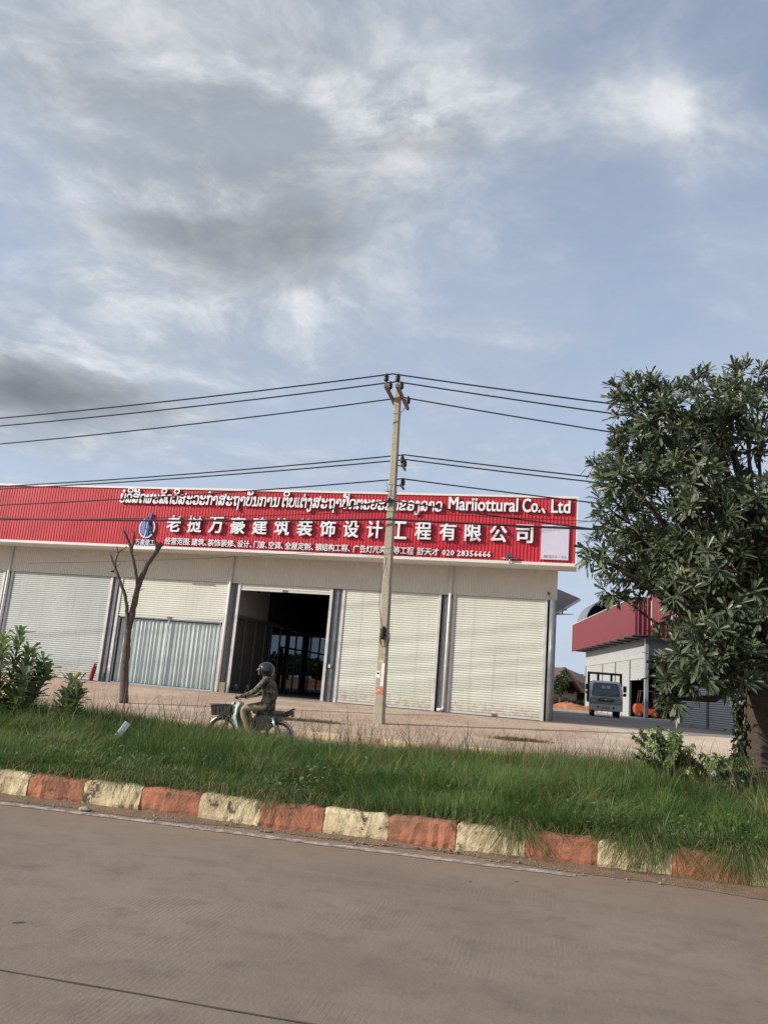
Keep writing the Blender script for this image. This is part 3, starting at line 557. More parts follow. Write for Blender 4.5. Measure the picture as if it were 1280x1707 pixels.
# 1: Lao line, glyph outlines drawn point by point
LAO_TEXT = 'ບໍລິສັດຜະລິດວິສະວະກຳສະຖາບັນການ ຕິບແຕ່ງສະຖາປັດຕະຍະກຳຂອງລາວ'
GL = dict(zip(sorted(set(LAO_TEXT)-set(' ')), [[[[48,42],[40,40],[37,31],[40,23],[48,20],[57,23],[59,31],[56,40]],
[[46,177],[38,174],[35,166],[38,157],[46,154],[55,157],[57,166],[54,174]],
[[85,32],[77,5],[51,-4],[21,5],[11,31],[21,58],[53,68],[53,132],[50,131],[46,130],[20,139],[11,166],[20,191],[46,200],[67,196],[79,186],[97,196],[125,200],[178,186],[196,144],[196,0],[164,0],[164,144],[154,166],[124,173],[103,167],[85,149]]],
[[[56,153],[48,150],[45,142],[48,134],[56,131],[64,134],[67,142],[64,150]],
[[55,105],[28,115],[19,145],[27,167],[52,185],[83,198],[110,203],[174,188],[195,143],[180,107],[133,82],[101,71],[64,56],[52,41],[63,28],[93,23],[107,26],[124,36],[142,45],[157,48],[184,39],[209,11],[185,-6],[169,13],[156,19],[145,16],[129,8],[111,0],[93,-3],[38,8],[20,40],[39,72],[96,100],[127,110],[155,124],[164,144],[150,169],[110,177],[97,174],[83,167],[91,156],[94,143],[85,114]]],
[[[43,163],[47,180],[57,192],[77,200],[110,203],[156,180],[172,111],[172,3],[168,-37],[158,-64],[139,-80],[109,-85],[79,-80],[62,-67],[54,-47],[50,-24],[83,-22],[92,-50],[109,-59],[132,-48],[140,-17],[140,111],[134,158],[117,174],[117,170],[118,165],[107,138],[79,129],[52,137]],
[[80,175],[71,172],[69,164],[72,155],[80,153],[89,155],[91,164],[89,173]]],
[[[82,162],[87,163],[91,165],[93,169],[93,173],[92,179],[90,182],[87,184],[82,185],[77,184],[73,182],[71,178],[71,173],[72,168],[74,165],[77,163]],
[[54,53],[67,30],[107,23],[148,42],[162,99],[162,199],[194,199],[194,99],[172,23],[107,-3],[42,11],[20,52],[20,53],[20,53],[27,75],[49,92],[27,117],[20,152],[36,191],[84,204],[107,196],[115,173],[107,149],[81,141],[63,146],[52,161],[56,133],[68,116],[82,109],[104,109],[104,81],[79,77],[60,69]]],
[[[62,41],[54,38],[51,30],[54,21],[62,19],[71,21],[73,30],[71,38]],
[[161,0],[161,139],[148,165],[107,174],[67,165],[53,139],[53,64],[90,58],[102,30],[92,4],[62,-5],[32,4],[21,30],[21,144],[27,172],[45,189],[73,197],[107,200],[139,197],[167,190],[187,173],[193,144],[193,0]]],
[[[67,42],[62,41],[58,39],[56,36],[56,31],[56,25],[58,22],[62,20],[67,20],[72,20],[76,23],[77,26],[78,31],[77,36],[75,40],[72,41]],
[[112,130],[94,136],[81,156],[72,175],[68,181],[60,171],[58,142],[58,67],[94,58],[107,33],[97,4],[70,-5],[37,4],[26,31],[26,147],[36,191],[68,206],[87,200],[99,181],[107,162],[113,156],[119,162],[126,181],[136,200],[155,206],[187,191],[198,147],[198,0],[166,0],[166,142],[163,171],[156,180],[151,174],[143,155],[131,136]]],
[[[85,38],[76,36],[73,27],[76,19],[85,16],[93,19],[96,27],[93,36]],
[[37,179],[28,176],[26,167],[28,159],[37,156],[45,159],[48,167],[45,176]],
[[77,61],[108,53],[119,29],[110,3],[81,-5],[54,5],[45,34],[45,136],[39,135],[34,135],[12,144],[5,169],[12,192],[36,200],[57,195],[71,182],[93,195],[116,200],[154,195],[175,181],[186,162],[189,144],[189,-86],[157,-86],[157,144],[146,165],[115,172],[94,166],[77,148]]],
[[[56,154],[65,157],[67,165],[65,173],[56,176],[48,173],[45,165],[48,157]],
[[13,-5],[13,20],[34,20],[48,22],[58,29],[63,42],[65,65],[65,127],[29,137],[17,164],[26,193],[56,203],[87,193],[97,165],[97,51],[115,29],[134,22],[154,30],[161,53],[161,195],[193,195],[193,53],[178,9],[135,-5],[109,0],[90,15],[66,0],[33,-5]]],
[[[63,175],[54,172],[52,164],[54,156],[63,153],[71,156],[74,164],[71,172]],
[[22,56],[30,93],[53,128],[30,141],[22,166],[32,192],[62,200],[93,191],[103,167],[97,140],[79,114],[61,87],[55,58],[68,32],[106,23],[147,36],[161,75],[161,195],[193,195],[193,75],[171,16],[106,-3],[43,12]]],
[[[63,175],[54,172],[52,164],[54,156],[63,153],[71,156],[74,164],[71,172]],
[[22,56],[30,93],[53,128],[30,141],[22,166],[32,192],[62,200],[93,191],[103,167],[97,140],[79,114],[61,87],[55,58],[68,32],[106,23],[147,36],[161,75],[161,271],[193,271],[193,75],[171,16],[106,-3],[43,12]]],
[[[157,177],[151,177],[148,174],[146,171],[146,166],[146,161],[148,157],[152,156],[157,155],[162,156],[165,158],[167,161],[168,166],[167,171],[165,175],[162,177]],
[[54,177],[49,176],[45,174],[43,171],[43,166],[44,160],[46,157],[49,155],[54,155],[59,156],[63,158],[65,161],[65,166],[64,171],[62,175],[59,176]],
[[143,-3],[143,-3],[142,-3],[125,0],[107,10],[88,0],[67,-3],[47,1],[31,12],[21,29],[17,52],[17,158],[27,188],[54,197],[82,189],[92,163],[81,138],[49,132],[49,77],[49,52],[54,35],[67,29],[85,35],[91,52],[91,106],[123,106],[123,52],[128,34],[143,29],[158,35],[163,52],[163,132],[132,141],[121,163],[130,190],[157,199],[182,192],[193,173],[197,179],[198,190],[195,200],[185,211],[206,227],[217,210],[221,194],[215,163],[195,140],[195,52],[191,27],[179,10],[163,0]]],
[[[57,43],[51,42],[48,40],[46,37],[46,32],[46,27],[48,23],[52,22],[57,21],[62,22],[65,24],[67,27],[68,32],[67,37],[65,41],[62,42]],
[[108,203],[175,186],[198,137],[198,40],[186,8],[151,-3],[119,8],[103,39],[91,70],[71,81],[62,77],[57,66],[87,58],[97,34],[87,6],[60,-3],[28,7],[17,38],[32,89],[75,107],[108,96],[124,65],[135,33],[150,23],[161,31],[164,54],[164,127],[151,164],[110,176],[78,171],[63,156],[60,142],[58,126],[26,130],[28,147],[30,159],[56,192]]],
[[[58,59],[50,56],[47,48],[50,40],[58,37],[67,40],[70,48],[67,56]],
[[24,140],[48,185],[108,200],[174,187],[195,148],[195,46],[175,8],[112,-5],[74,-1],[45,9],[26,25],[19,48],[29,75],[59,84],[88,75],[98,47],[95,36],[86,23],[94,22],[112,22],[149,31],[162,60],[162,138],[149,165],[108,174],[71,164],[56,137]]],
[[[57,43],[52,42],[48,40],[47,37],[46,32],[47,27],[49,23],[52,22],[57,21],[62,22],[66,24],[68,27],[68,32],[68,37],[65,41],[62,42]],
[[165,54],[165,125],[143,123],[104,122],[39,133],[17,166],[39,197],[104,207],[161,200],[193,180],[197,187],[198,192],[192,209],[179,229],[206,250],[223,220],[229,192],[221,166],[198,140],[198,40],[186,8],[151,-3],[119,8],[103,39],[92,70],[72,81],[62,77],[58,66],[87,58],[97,34],[88,6],[61,-3],[28,7],[17,38],[32,89],[76,107],[108,96],[124,65],[135,33],[151,23],[161,31]],
[[104,149],[153,152],[169,161],[153,175],[104,180],[61,176],[47,166],[61,153]]],
[[[61,59],[55,58],[52,56],[50,53],[49,48],[50,42],[52,39],[56,37],[61,37],[66,37],[69,40],[71,43],[72,48],[71,53],[69,57],[65,58]],
[[109,95],[43,109],[21,149],[43,189],[109,203],[175,189],[197,150],[197,40],[175,8],[109,-3],[76,0],[45,10],[27,25],[21,49],[31,77],[60,87],[91,77],[101,49],[98,38],[91,29],[101,25],[112,23],[150,31],[163,54],[163,104],[142,97]],
[[164,149],[150,170],[109,176],[67,169],[53,149],[67,128],[109,121],[150,128]]],
[[[196,40],[173,6],[107,-5],[60,-1],[33,10],[20,26],[16,43],[26,71],[56,81],[87,71],[97,43],[96,31],[91,23],[98,22],[108,22],[145,26],[158,37],[154,46],[143,57],[167,81],[189,59]],
[[67,43],[64,51],[56,54],[48,51],[46,43],[48,35],[57,32],[64,35]],
[[196,159],[173,126],[107,114],[60,118],[33,129],[20,145],[16,162],[26,191],[56,200],[87,190],[97,162],[96,150],[91,142],[98,142],[108,141],[145,145],[158,156],[154,165],[143,177],[167,201],[189,178]],
[[67,162],[64,170],[56,173],[48,170],[46,162],[48,154],[57,151],[64,154]]],
[[[-19,272],[-41,239],[-108,228],[-155,231],[-182,242],[-195,258],[-199,276],[-189,304],[-159,313],[-127,304],[-117,276],[-119,264],[-124,255],[-116,255],[-107,255],[-69,259],[-57,270],[-61,279],[-72,290],[-48,314],[-26,291]],
[[-148,276],[-151,284],[-159,286],[-166,284],[-169,276],[-166,268],[-158,265],[-150,267]]],
[[[108,200],[165,182],[184,129],[184,0],[152,0],[152,124],[141,161],[108,173],[84,170],[68,158],[97,150],[106,125],[96,99],[67,90],[37,99],[27,125],[47,181]],
[[56,125],[59,118],[67,115],[75,118],[78,125],[75,132],[67,134],[59,132]]],
[[[108,200],[165,182],[184,129],[184,0],[152,0],[152,124],[141,161],[108,173],[84,170],[69,158],[97,150],[107,125],[97,99],[67,90],[37,99],[28,125],[48,181]],
[[56,125],[59,118],[67,115],[75,118],[78,125],[76,132],[68,134],[59,132]],
[[-144,256],[-135,279],[-107,287],[-80,279],[-71,256],[-80,230],[-108,221],[-135,230]],
[[-121,256],[-118,247],[-108,243],[-97,247],[-93,256],[-96,265],[-107,268],[-117,265]]],
[[[48,274],[60,249],[99,241],[99,219],[36,233],[15,275],[39,316],[110,330],[178,316],[200,275],[181,233],[122,219],[122,241],[156,249],[167,274],[153,300],[110,308],[63,300]]],
[[[18,-63],[18,251],[196,251],[196,-63]],
[[38,-43],[177,-43],[177,231],[38,231]]],
[[[92,282],[123,282],[123,220],[92,220]]],
[[[71,256],[80,279],[108,287],[135,279],[144,256],[135,230],[107,221],[80,230]],
[[94,256],[97,247],[107,243],[118,247],[122,256],[118,265],[108,268],[97,265]]]]))
def _e(dx):                                                          # the leading vowel, a stem with a small loop at its foot
    return [[dx+0, 200], [dx+17, 200], [dx+17, 47]]+[[dx+24+24*cos(radians(a)), 22+24*sin(radians(a))] for a in range(100, -181, -20)], [[dx+24+11*cos(radians(a)), 22+11*sin(radians(a))] for a in range(0, 360, 30)]
GL['ແ'] = [*_e(0), *_e(62)]
cu = bpy.data.curves.new('lao', 'CURVE'); cu.dimensions = '2D'; cu.fill_mode = 'BOTH'; cu.extrude = 12; cu.offset = 3.2
x = 0.0; org = 0.0
for ch in LAO_TEXT:
    if ch == ' ': x += 70; continue
    Lp = GL[ch]; xs = [p[0] for l in Lp for p in l]; ox = None
    if ch in 'ັິ່ໍ': ox = org+(212 if ch == 'ັ' else 0)
    elif ch == 'ຳ':
        ox = x-8+(0 if False else 0)-20
    else:
        ox = x-min(xs)+14; org = ox; x += max(xs)-min(xs)+26
    if ch == 'ຳ': x = ox+max(xs)+12
    for l in Lp:
        sp_ = cu.splines.new('POLY'); sp_.points.add(len(l)-1); sp_.use_cyclic_u = True
        for pt, (a, b) in zip(sp_.points, l): pt.co = (ox+a+b*.10, b, 0, 1)
co, fs, nz = curve_mesh(cu); bpy.data.curves.remove(cu)
mb = MB(); place(mb, co, fs, nz, -10.68, 2.50, 7.10, 7.10+.60, ext_n=(np.array([co[:, 0].min(), 0, 0]), np.array([co[:, 0].max(), 320, 0]))); mb.build('lao_lettering', LM, SIGN, fix=False)
# 2: Latin line
mb = MB()
for body, u0, u1 in (('Mariiottural', 2.73, 5.23), ('Co.、', 5.38, 6.19), ('Ltd', 6.38, 7.04)):
    co, fs, nz = text_mesh(body, .022, res=3); bx = co.copy(); lo, hi = co.min(0), co.max(0); lo[1] = 0; hi[1] = .72
    place(mb, co, fs, nz, u0, u1, 7.17, 7.17+.50, ext_n=(lo, hi))
mb.build('latin_lettering', LM, SIGN, fix=False)
# 3: the sixteen large characters
chars = '老挝万豪建筑装饰设计工程有限公司'
for i, ch in enumerate(chars):
    co, fs, nz = text_mesh(ch, .026, res=2); mb = MB(); u = -8.43+.908*i
    place(mb, co, fs, nz, u, u+.61, 5.97+.005*i, 6.63+.005*i, depth=.09); mb.build('raised_character', LM, SIGN, fix=False)
# 4: small line of services and telephone number
segs = [('经营范围:', -8.43, -7.33), ('建筑、', -7.28, -6.63), ('装饰装修、', -6.59, -5.40), ('设计、', -5.35, -4.75), ('门窗、', -4.67, -4.13), ('空调、', -4.07, -3.48), ('全屋定制、', -3.41, -2.28), ('钢结构工程、', -2.19, -.84), ('广告灯光亮化等工程', -.73, 1.56), ('舒天才', 1.68, 2.49), ('020 28356666', 2.60, 4.35)]
def smallline(mb, segs):
    for body, u0, u1 in segs:
        co, fs, nz = text_mesh(body, .020, res=1); lo, hi = co.min(0), co.max(0); lo[1] = -.10; hi[1] = .85
        place(mb, co, fs, nz, u0, u1, 5.47, 5.75, depth=.035, ext_n=(lo, hi))
mb = MB(); smallline(mb, segs); mb.build('service_lettering', LM, SIGN, fix=False)
# emblem: blue disc of rising bars with a hooked stroke, lettering below it
EM = bpy.data.objects.new('emblem', None); COL.objects.link(EM); EM.parent = SIGN; EM.location = (-9.28, YS, 6.10)
M_blue = mat('emblem_blue', (0.045, 0.14, 0.42), .4, var=.1); M_pale = mat('emblem_silver', (0.62, 0.70, 0.80), .35, var=.05)
def disc(name, r0, r1, h0, h1, m, a0=0, a1=360, sx=.82):
    mb = MB(); n = 48; pts = []
    A = [radians(a0+(a1-a0)*i/n) for i in range(n+1)]
    poly = [(r1*cos(a)*sx, r1*sin(a)) for a in A]+[(r0*cos(a)*sx, r0*sin(a)) for a in reversed(A)]
    for i in range(n):
        q = [poly[i], poly[i+1], poly[2*n-i], poly[2*n+1-i]]; mb.prism(q, h0, h1, lambda a, b, h: (a, -h, b))
    mb.build(name, m, EM)
disc('ring', .37, .42, 0, .05, M_pale, 118, 405); disc('ring', .315, .37, 0, .045, M_blue, 112, 400)
mb = MB()
for i, (x, b0, b1) in enumerate([(-.235, -.19, .17), (-.165, -.27, .28), (-.095, -.31, .36), (-.025, -.10, .47)]): mb.box(x-.022, x+.022, -.06, 0, b0, b1)
mb.prism([(.035, -.33), (.085, -.30), (.085, .12), (.145, .60), (.085, .60), (.035, .50)], 0, .06, lambda a, b, h: (a, -h, b))
mb.prism([(.085, .05), (.15, .08), (.22, .02), (.235, -.08), (.20, -.17), (.12, -.21), (.12, -.15), (.165, -.12), (.18, -.07), (.165, 0), (.13, .02), (.085, -.01)], 0, .055, lambda a, b, h: (a, -h, b)); mb.build('bars', M_blue, EM)
mb = MB(); mb.prism([(-.06, -.40), (-.02, -.40), (.015, -.05), (.03, .36), (.012, .36), (-.01, -.05)], 0, .065, lambda a, b, h: (a-.02, -h, b)); mb.box(-.205, -.193, -.062, 0, -.2, .2); mb.box(-.135, -.123, -.062, 0, -.25, .3); mb.build('white_stroke', M_letter, EM)
mb = MB(); co, fs, nz = text_mesh('万豪建工', .03, res=2); place(mb, co, fs, nz, -.43, .43, -.70, -.46, depth=.05, y=0); mb.build('emblem_lettering', [M_pale, M_blue], EM, fix=False)
mb = MB(); random.seed(3); x = -.48
while x < .46:
    ww = random.uniform(.03, .06); mb.box(x, x+ww, -.03, 0, -.86, -.80); x += ww+.006
mb.box(-.5, .48, -.018, 0, -.872, -.79); mb.build('emblem_strip', M_letter, EM)
# blank contact board and the floodlight beside it
SB = thing('notice_board', 'square pale lilac board with grey caption at the right end of the red fascia', 'sign board', BLD.location, PSI)
mb = MB(); mb.box(6.08, 7.03, -OH-.075, -OH-.046, 5.50, 6.74, bev=.006); mb.build('board', mat('board_lilac', (0.60, 0.56, 0.66), .5, var=.05, vscale=2), SB)
mb = MB(); co, fs, nz = text_mesh('微信扫一扫', .004, res=2); lo, hi = co.min(0), co.max(0); lo[1] = -.08; hi[1] = .86
place(mb, co, fs, nz, 6.18, 6.93, 5.555, 5.665, depth=.004, y=-OH-.076, ext_n=(lo, hi)); mb.build('caption', [mat('caption_grey', (0.26, 0.22, 0.28), .6)]*2, SB, fix=False)
FL = thing('floodlight', 'small dark floodlight on a bracket at the lower edge of the red fascia', 'floodlight', Matrix.Translation(BLD.location) @ Matrix.Rotation(PSI, 4, 'Z') @ Vector((5.02, -OH-.08, 5.36)), PSI)
mb = MB(); mb.box(-.13, .13, -.20, -.10, .08, .24, bev=.012, M=Matrix.Rotation(-.3, 4, 'X')); mb.build('lamp_head', mat('lamp_dark', (0.07, 0.06, 0.06), .5), FL)
mb = MB(); mb.tube([(-.30, -.02, .12), (.30, -.02, .12)], .012, 6); mb.tube([(0, -.02, -.06), (0, -.08, .10)], .02, 6); mb.box(-.035, .035, -.03, .03, -.10, -.03); mb.build('bracket', M_galv, FL)
EXT = thing('fire_extinguisher', 'red fire extinguisher leaning at the column left of the curtained bay', 'fire extinguisher', Matrix.Translation(BLD.location) @ Matrix.Rotation(PSI, 4, 'Z') @ Vector((-11.42, -.26, .0)), PSI)
mb = MB(); mb.lathe([(0, .02), (.075, .02), (.085, .06), (.085, .52), (.06, .60), (.03, .63), (0, .64)], (0, 0, 0), n=16); mb.build('cylinder', mat('extinguisher_red', (0.33, 0.02, 0.03), .35), EXT)
mb = MB(); mb.lathe([(.0, 0), (.09, 0), (.09, .05), (0, .05)], (0, 0, -.005), n=14); mb.box(-.03, .1, -.02, .02, .64, .68); mb.tube([(.03, 0, .66), (.11, -.02, .62), (.12, -.03, .4), (.10, -.04, .2)], .016, 8); mb.build('valve_and_hose', MATS['black_plastic'], EXT)
mb = MB(); mb.tube([(-.03, 0, .68), (.12, 0, .75)], .012, 6); mb.build('lever', mat('extinguisher_red', (0.33, 0.02, 0.03)), EXT); EXT.rotation_euler = (0, radians(7), PSI)
BS = thing('brick_stack', 'small stack of tan bricks at the foot of the white downpipe by the open bay', 'bricks', Matrix.Translation(BLD.location) @ Matrix.Rotation(PSI, 4, 'Z') @ Vector((-5.72, -.24, 0)), PSI)
mb = MB()
for k in range(6): mb.box(-.11+.01*(k % 2), .11+.01*(k % 3), -.08, .08, .002+k*.064, .062+k*.064, bev=.005)
mb.build('bricks', mat('brick_tan', (0.36, 0.29, 0.19), .9, var=.3, vscale=12), BS)

# ------------------------------------------------------------------ workshop buildings on the right, running away from the road
A2 = radians(4.42)                                                   # heading of their long fronts
DV = Vector((sin(A2), cos(A2), 0)); DU = Vector((cos(A2), -sin(A2), 0))
M_red_shop = mat('red_sheet_shaded', (0.16, 0.012, 0.021), .5, var=.10, vscale=.8)  # red sheet with the shade on these fronts put into its colour
M_silver_sheet = mat('silver_sheet', (0.36, 0.365, 0.37), .45, .2, var=.1, vscale=1.5)  # toned down, the weaker light on the band is in the colour
def shop(root, corner, length, width, bays, rails, open_bays=(), half=()):
    """local frame: x back along the long front, y to the right into the building, z up"""
    root.location = corner; root.rotation_euler = (0, 0, pi/2-A2)
    # local +x points away from the camera, local +y therefore points left; use negative y for inside
    O = 1.15; fb, ft = 5.34, 7.83
    mb = MB(); sheet(mb, corrugated(length+2*O, 1, .30, .035, .35), fb, ft, lambda a, b, h: (-O+a, O+h, b)); sheet(mb, corrugated(width+O, 1, .30, .035, .35), fb, ft, lambda a, b, h: (-O-h, O-a, b))
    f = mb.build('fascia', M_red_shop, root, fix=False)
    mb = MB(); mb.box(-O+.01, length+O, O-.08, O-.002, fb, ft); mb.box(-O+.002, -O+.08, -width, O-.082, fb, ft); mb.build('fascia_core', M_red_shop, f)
    mb = MB(); mb.box(length+O, length+O+.08, O-.1, O+.06, fb-.03, ft+.04); mb.box(-O-.06, -O+.05, O-.06, O+.06, ft, ft+.04); mb.box(-O+.06, length+O-.02, O-.06, O+.05, ft, ft+.04); mb.build('trim', M_white_trim, f)
    mb = MB(); mb.box(-O+.09, length+O-.01, -.0, O-.09, fb+.02, fb+.06); mb.box(-O+.09, -.01, -width, -.01, fb+.02, fb+.06); mb.build('soffit', M_steel, root)
    for i in range(int(length/2.4)+1):
        mb = MB(); mb.box(i*2.4, i*2.4+.08, .0, O-.1, fb-.10, fb+.015); mb.build('bracket', M_steel, root)
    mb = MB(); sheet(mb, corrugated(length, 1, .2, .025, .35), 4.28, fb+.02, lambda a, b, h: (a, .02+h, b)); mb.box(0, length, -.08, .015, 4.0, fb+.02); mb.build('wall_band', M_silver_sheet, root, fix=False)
    mb = MB(); mb.box(-.0, length, .02, .06, 3.98, 4.275); mb.build('lintel', mat('lintel_grey', (0.42, 0.42, 0.40), .5), root)  # lintel colour darkened to stand for the weaker light here
    mb = MB(); mb.box(length-.1, length, -width, -.09, 0, 7.2); mb.box(0, length-.11, -width, -width+.1, 0, 7.2); mb.build('wall', M_dark_in, root)
    mb = MB(); mb.box(0, .06, -width+.11, -.09, 4.0, fb+.02); mb.box(0, .08, -width+.11, -5.5, 0, 4.0); mb.build('wall', M_silver_sheet, root)
    mb = MB(); mb.box(.1, length-.12, -width+.12, -.1, 6.0, 6.06); mb.build('ceiling', M_dark_in, root)
    mb = MB(); mb.box(-O+.1, length+O-.1, -width, O-.1, ft-.3, ft-.24); mb.build('roof', M_roof, root)
    for i, (x0, x1) in enumerate(bays):
        if i in open_bays: continue
        z0 = half.get(i, .08) if half else .08
        shutter(root, x0+.12, x1-.12, z0, 3.97, M_sh_r, pitch=.105, fn=lambda u, h, z: (u, .01-h, z))
    for x in rails:
        c = MB(); c.box(x-.13, x+.13, -.05, .055, 0, 3.975); c.build('column', M_steel, root)
M_sh_r = mat('shutter_pale', (0.46, 0.47, 0.44), .45, .1, var=.06, dirt=((0.37, 0.37, 0.35), .8, .55))  # partial shade on this front is put into the slat colour
c1 = at(1079, 1195, 54.2); c1.z = .49; far = 22.4
W1 = thing('workshop', 'far red topped workshop with pale shutters, arched roof and a truck parked at its front', 'building')
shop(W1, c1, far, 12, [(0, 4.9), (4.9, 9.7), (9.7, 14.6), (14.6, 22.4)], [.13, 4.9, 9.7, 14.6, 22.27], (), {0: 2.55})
c = MB(); c.box(-.14, .14, .0, .22, 0, 5.3); c.build('corner_post', M_galv, W1)
# arched roof over the far part
mb = MB(); n = 22; R0 = 2.35; vs = []; bpy.context.view_layer.update(); ac = W1.matrix_world.inverted() @ at(1013, 998, 72); AY, AZ = min(ac.y, .95-R0), ac.z-R0*.93; AX = ac.x
for i in range(n+1):
    a = pi*i/n
    for x in (AX, AX+4.5): vs.append((x, AY+R0*cos(a), AZ+R0*sin(a)*.93))
fs = [(2*i, 2*i+2, 2*i+3, 2*i+1) for i in range(n)]; mb.add(vs, fs, 0, True)
for i in range(1, n, 2):
    a = pi*i/n; y, z = AY+(R0-.07)*cos(a), AZ+(R0-.07)*sin(a)*.93; mb.tube([(AX, y, z), (AX+4.5, y, z)], .05, 5, 1)
for x in (AX+.05, AX+2.2, AX+4.4): mb.tube([(x, AY+(R0-.03)*cos(pi*i/24), AZ+(R0-.03)*sin(pi*i/24)*.93) for i in range(25)], .07, 5, 1)
hd = [(AX+4.45, AY+(R0-.1)*cos(pi*i/24), AZ+(R0-.1)*sin(pi*i/24)*.93) for i in range(25)]; mb.add(hd, [tuple(range(25))], 2); mb.build('arched_roof', [mat('arch_sheet', (0.20, 0.215, 0.22), .7, .1), M_steel, M_dark_in], W1, fix=False)  # dark half disc added to close the far end, painting the shaded underside
c2 = at(1131, 1206, 44.5); c2.z = .49; L2 = 24.0
W2 = thing('workshop', 'nearer red topped workshop with grey shutters half hidden behind the big tree', 'building')
M_sh_r = M_sh_r2 = mat('shutter_dull', (0.42, 0.43, 0.43), .45, .1, var=.06, dirt=((0.34, 0.34, 0.34), .8, .6))
start = c2 - DV*L2
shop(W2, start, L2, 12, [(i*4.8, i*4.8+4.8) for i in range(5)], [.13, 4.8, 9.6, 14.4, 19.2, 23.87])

# ------------------------------------------------------------------ house and planting beyond the yard
HS = thing('house', 'distant house with dark brown hipped roofs, pink gable and white walls', 'house', (0, 0, 0))
M_hroof = mat('roof_brown', (0.10, 0.075, 0.065), .8, var=.15); M_hwall = mat('house_white', (0.55, 0.54, 0.50), .8); M_gable = mat('gable_pink', (0.42, 0.24, 0.19), .8)
def hp(x, y, Y): return at(x, y, Y)
zb = .42
a = hp(928, 1150, 98); b = hp(984, 1152, 98); ze = a.z
mb = MB(); mb.box(a.x-6, b.x+4, 99, 108, zb, ze); mb.build('wall', M_hwall, HS)
r0 = hp(915, 1113, 103); r1 = hp(943, 1114, 103); zr = r1.z
mb = MB(); ex0, ex1, ey0, ey1 = a.x-7, b.x+5, 97.2, 109
mb.add([(ex0, ey0, ze-.1), (ex1, ey0, ze-.1), (ex1, ey1, ze-.1), (ex0, ey1, ze-.1), (r0.x-3, 103, zr), (r1.x, 103, zr)], [(0, 1, 5, 4), (1, 2, 5), (2, 3, 4, 5), (3, 0, 4), (3, 2, 1, 0)]); mb.build('roof', M_hroof, HS)
g0, g1, g2 = hp(925, 1136, 95.5), hp(957, 1136, 95.5), hp(941, 1116, 95.5)
mb = MB(); mb.add([tuple(g0), tuple(g1), tuple(g2), (g0.x, 103, g0.z), (g1.x, 103, g1.z), (g2.x, 103, g2.z)], [(0, 1, 2), (3, 5, 4), (0, 3, 4, 1)]); mb.build('gable', M_gable, HS)
mb = MB(); up = Vector((0, 0, .16)); e = Vector((0, -.5, 0)); ov = (g0-g2).normalized()*1.1; ov2 = (g1-g2).normalized()*1.6
for p, q_ in ((g2, g0+ov), (g2, g1+ov2)):
    P4 = [p+e, q_+e, q_+Vector((0, 8, 0)), p+Vector((0, 8, 0))]; mb.add([tuple(v+up*.1) for v in P4]+[tuple(v+up*1.6) for v in P4], [(3, 2, 1, 0), (4, 5, 6, 7), (0, 1, 5, 4), (1, 2, 6, 5), (2, 3, 7, 6), (3, 0, 4, 7)])
mb.build('gable_roof', M_hroof, HS)
w0, w1 = hp(946, 1152, 98.9), hp(956, 1157, 98.9); mb = MB(); mb.box(w0.x, w1.x, 98.9, 98.98, w1.z, w0.z); o = mb.build('window', mat('window_dark', (0.03, 0.035, 0.04), .2), HS)
mb = MB(); 
for (x0, x1, z0, z1) in ((w0.x-.08, w1.x+.08, w0.z, w0.z+.08), (w0.x-.08, w1.x+.08, w1.z-.08, w1.z), (w0.x-.08, w0.x, w1.z, w0.z), (w1.x, w1.x+.08, w1.z, w0.z)): mb.box(x0, x1, 98.84, 98.99, z0, z1)
mb.build('frame', M_hwall, o)
mb = MB(); d0, d1 = hp(962, 1152, 98.9), hp(980, 1170, 98.9); mb.box(d0.x, d1.x, 98.9, 98.97, zb, d0.z); mb.build('carport_opening', mat('opening_shade', (0.025, 0.023, 0.022), .9), HS)  # no real recess: dark panel on the wall paints the shade inside
def leaf_cloud(name, blobs, n, size, cols, trunk=None, parent=None, ratio=.5):
    """crown of many small leaf faces spread through ellipsoids (x, y, z, rx, ry, rz)"""
    vol = np.array([b[3]*b[4]*b[5] for b in blobs])**(2/3); cnt = (n*vol/vol.sum()).astype(int); C = []
    for b, c in zip(blobs, cnt):
        d = rng.normal(size=(c, 3)); d /= np.linalg.norm(d, axis=1)[:, None]; r = rng.uniform(.35, 1.0, c)**.5
        C.append(np.array(b[:3])+d*r[:, None]*np.array(b[3:])*(1+.15*rng.normal(size=(c, 1))))
    C = np.concatenate(C); N = len(C); a = rng.normal(size=(N, 3)); a /= np.linalg.norm(a, axis=1)[:, None]; b_ = np.cross(a, rng.normal(size=(N, 3))); b_ /= np.linalg.norm(b_, axis=1)[:, None]
    s = size*rng.uniform(.6, 1.4, (N, 1)); V = np.stack([C-a*s, C+b_*s*ratio, C+a*s, C-b_*s*ratio], 1).reshape(-1, 3)
    cc = np.array(cols)[rng.integers(0, len(cols), N)]*rng.uniform(.7, 1.3, (N, 1)); cc = np.repeat(cc, 4, 0)
    o = fast_mesh(name, V, np.arange(N*4).reshape(-1, 4), np.zeros((0, 3), int), mat('leaf_tint', (1, 1, 1), .55, attr='tint', trans=.25), cc)
    if parent: o.parent = parent
    return o
M_bark = mat('bark_grey', (0.14, 0.11, 0.085), .9, var=.35, vscale=9, bump=1, bscale=25)
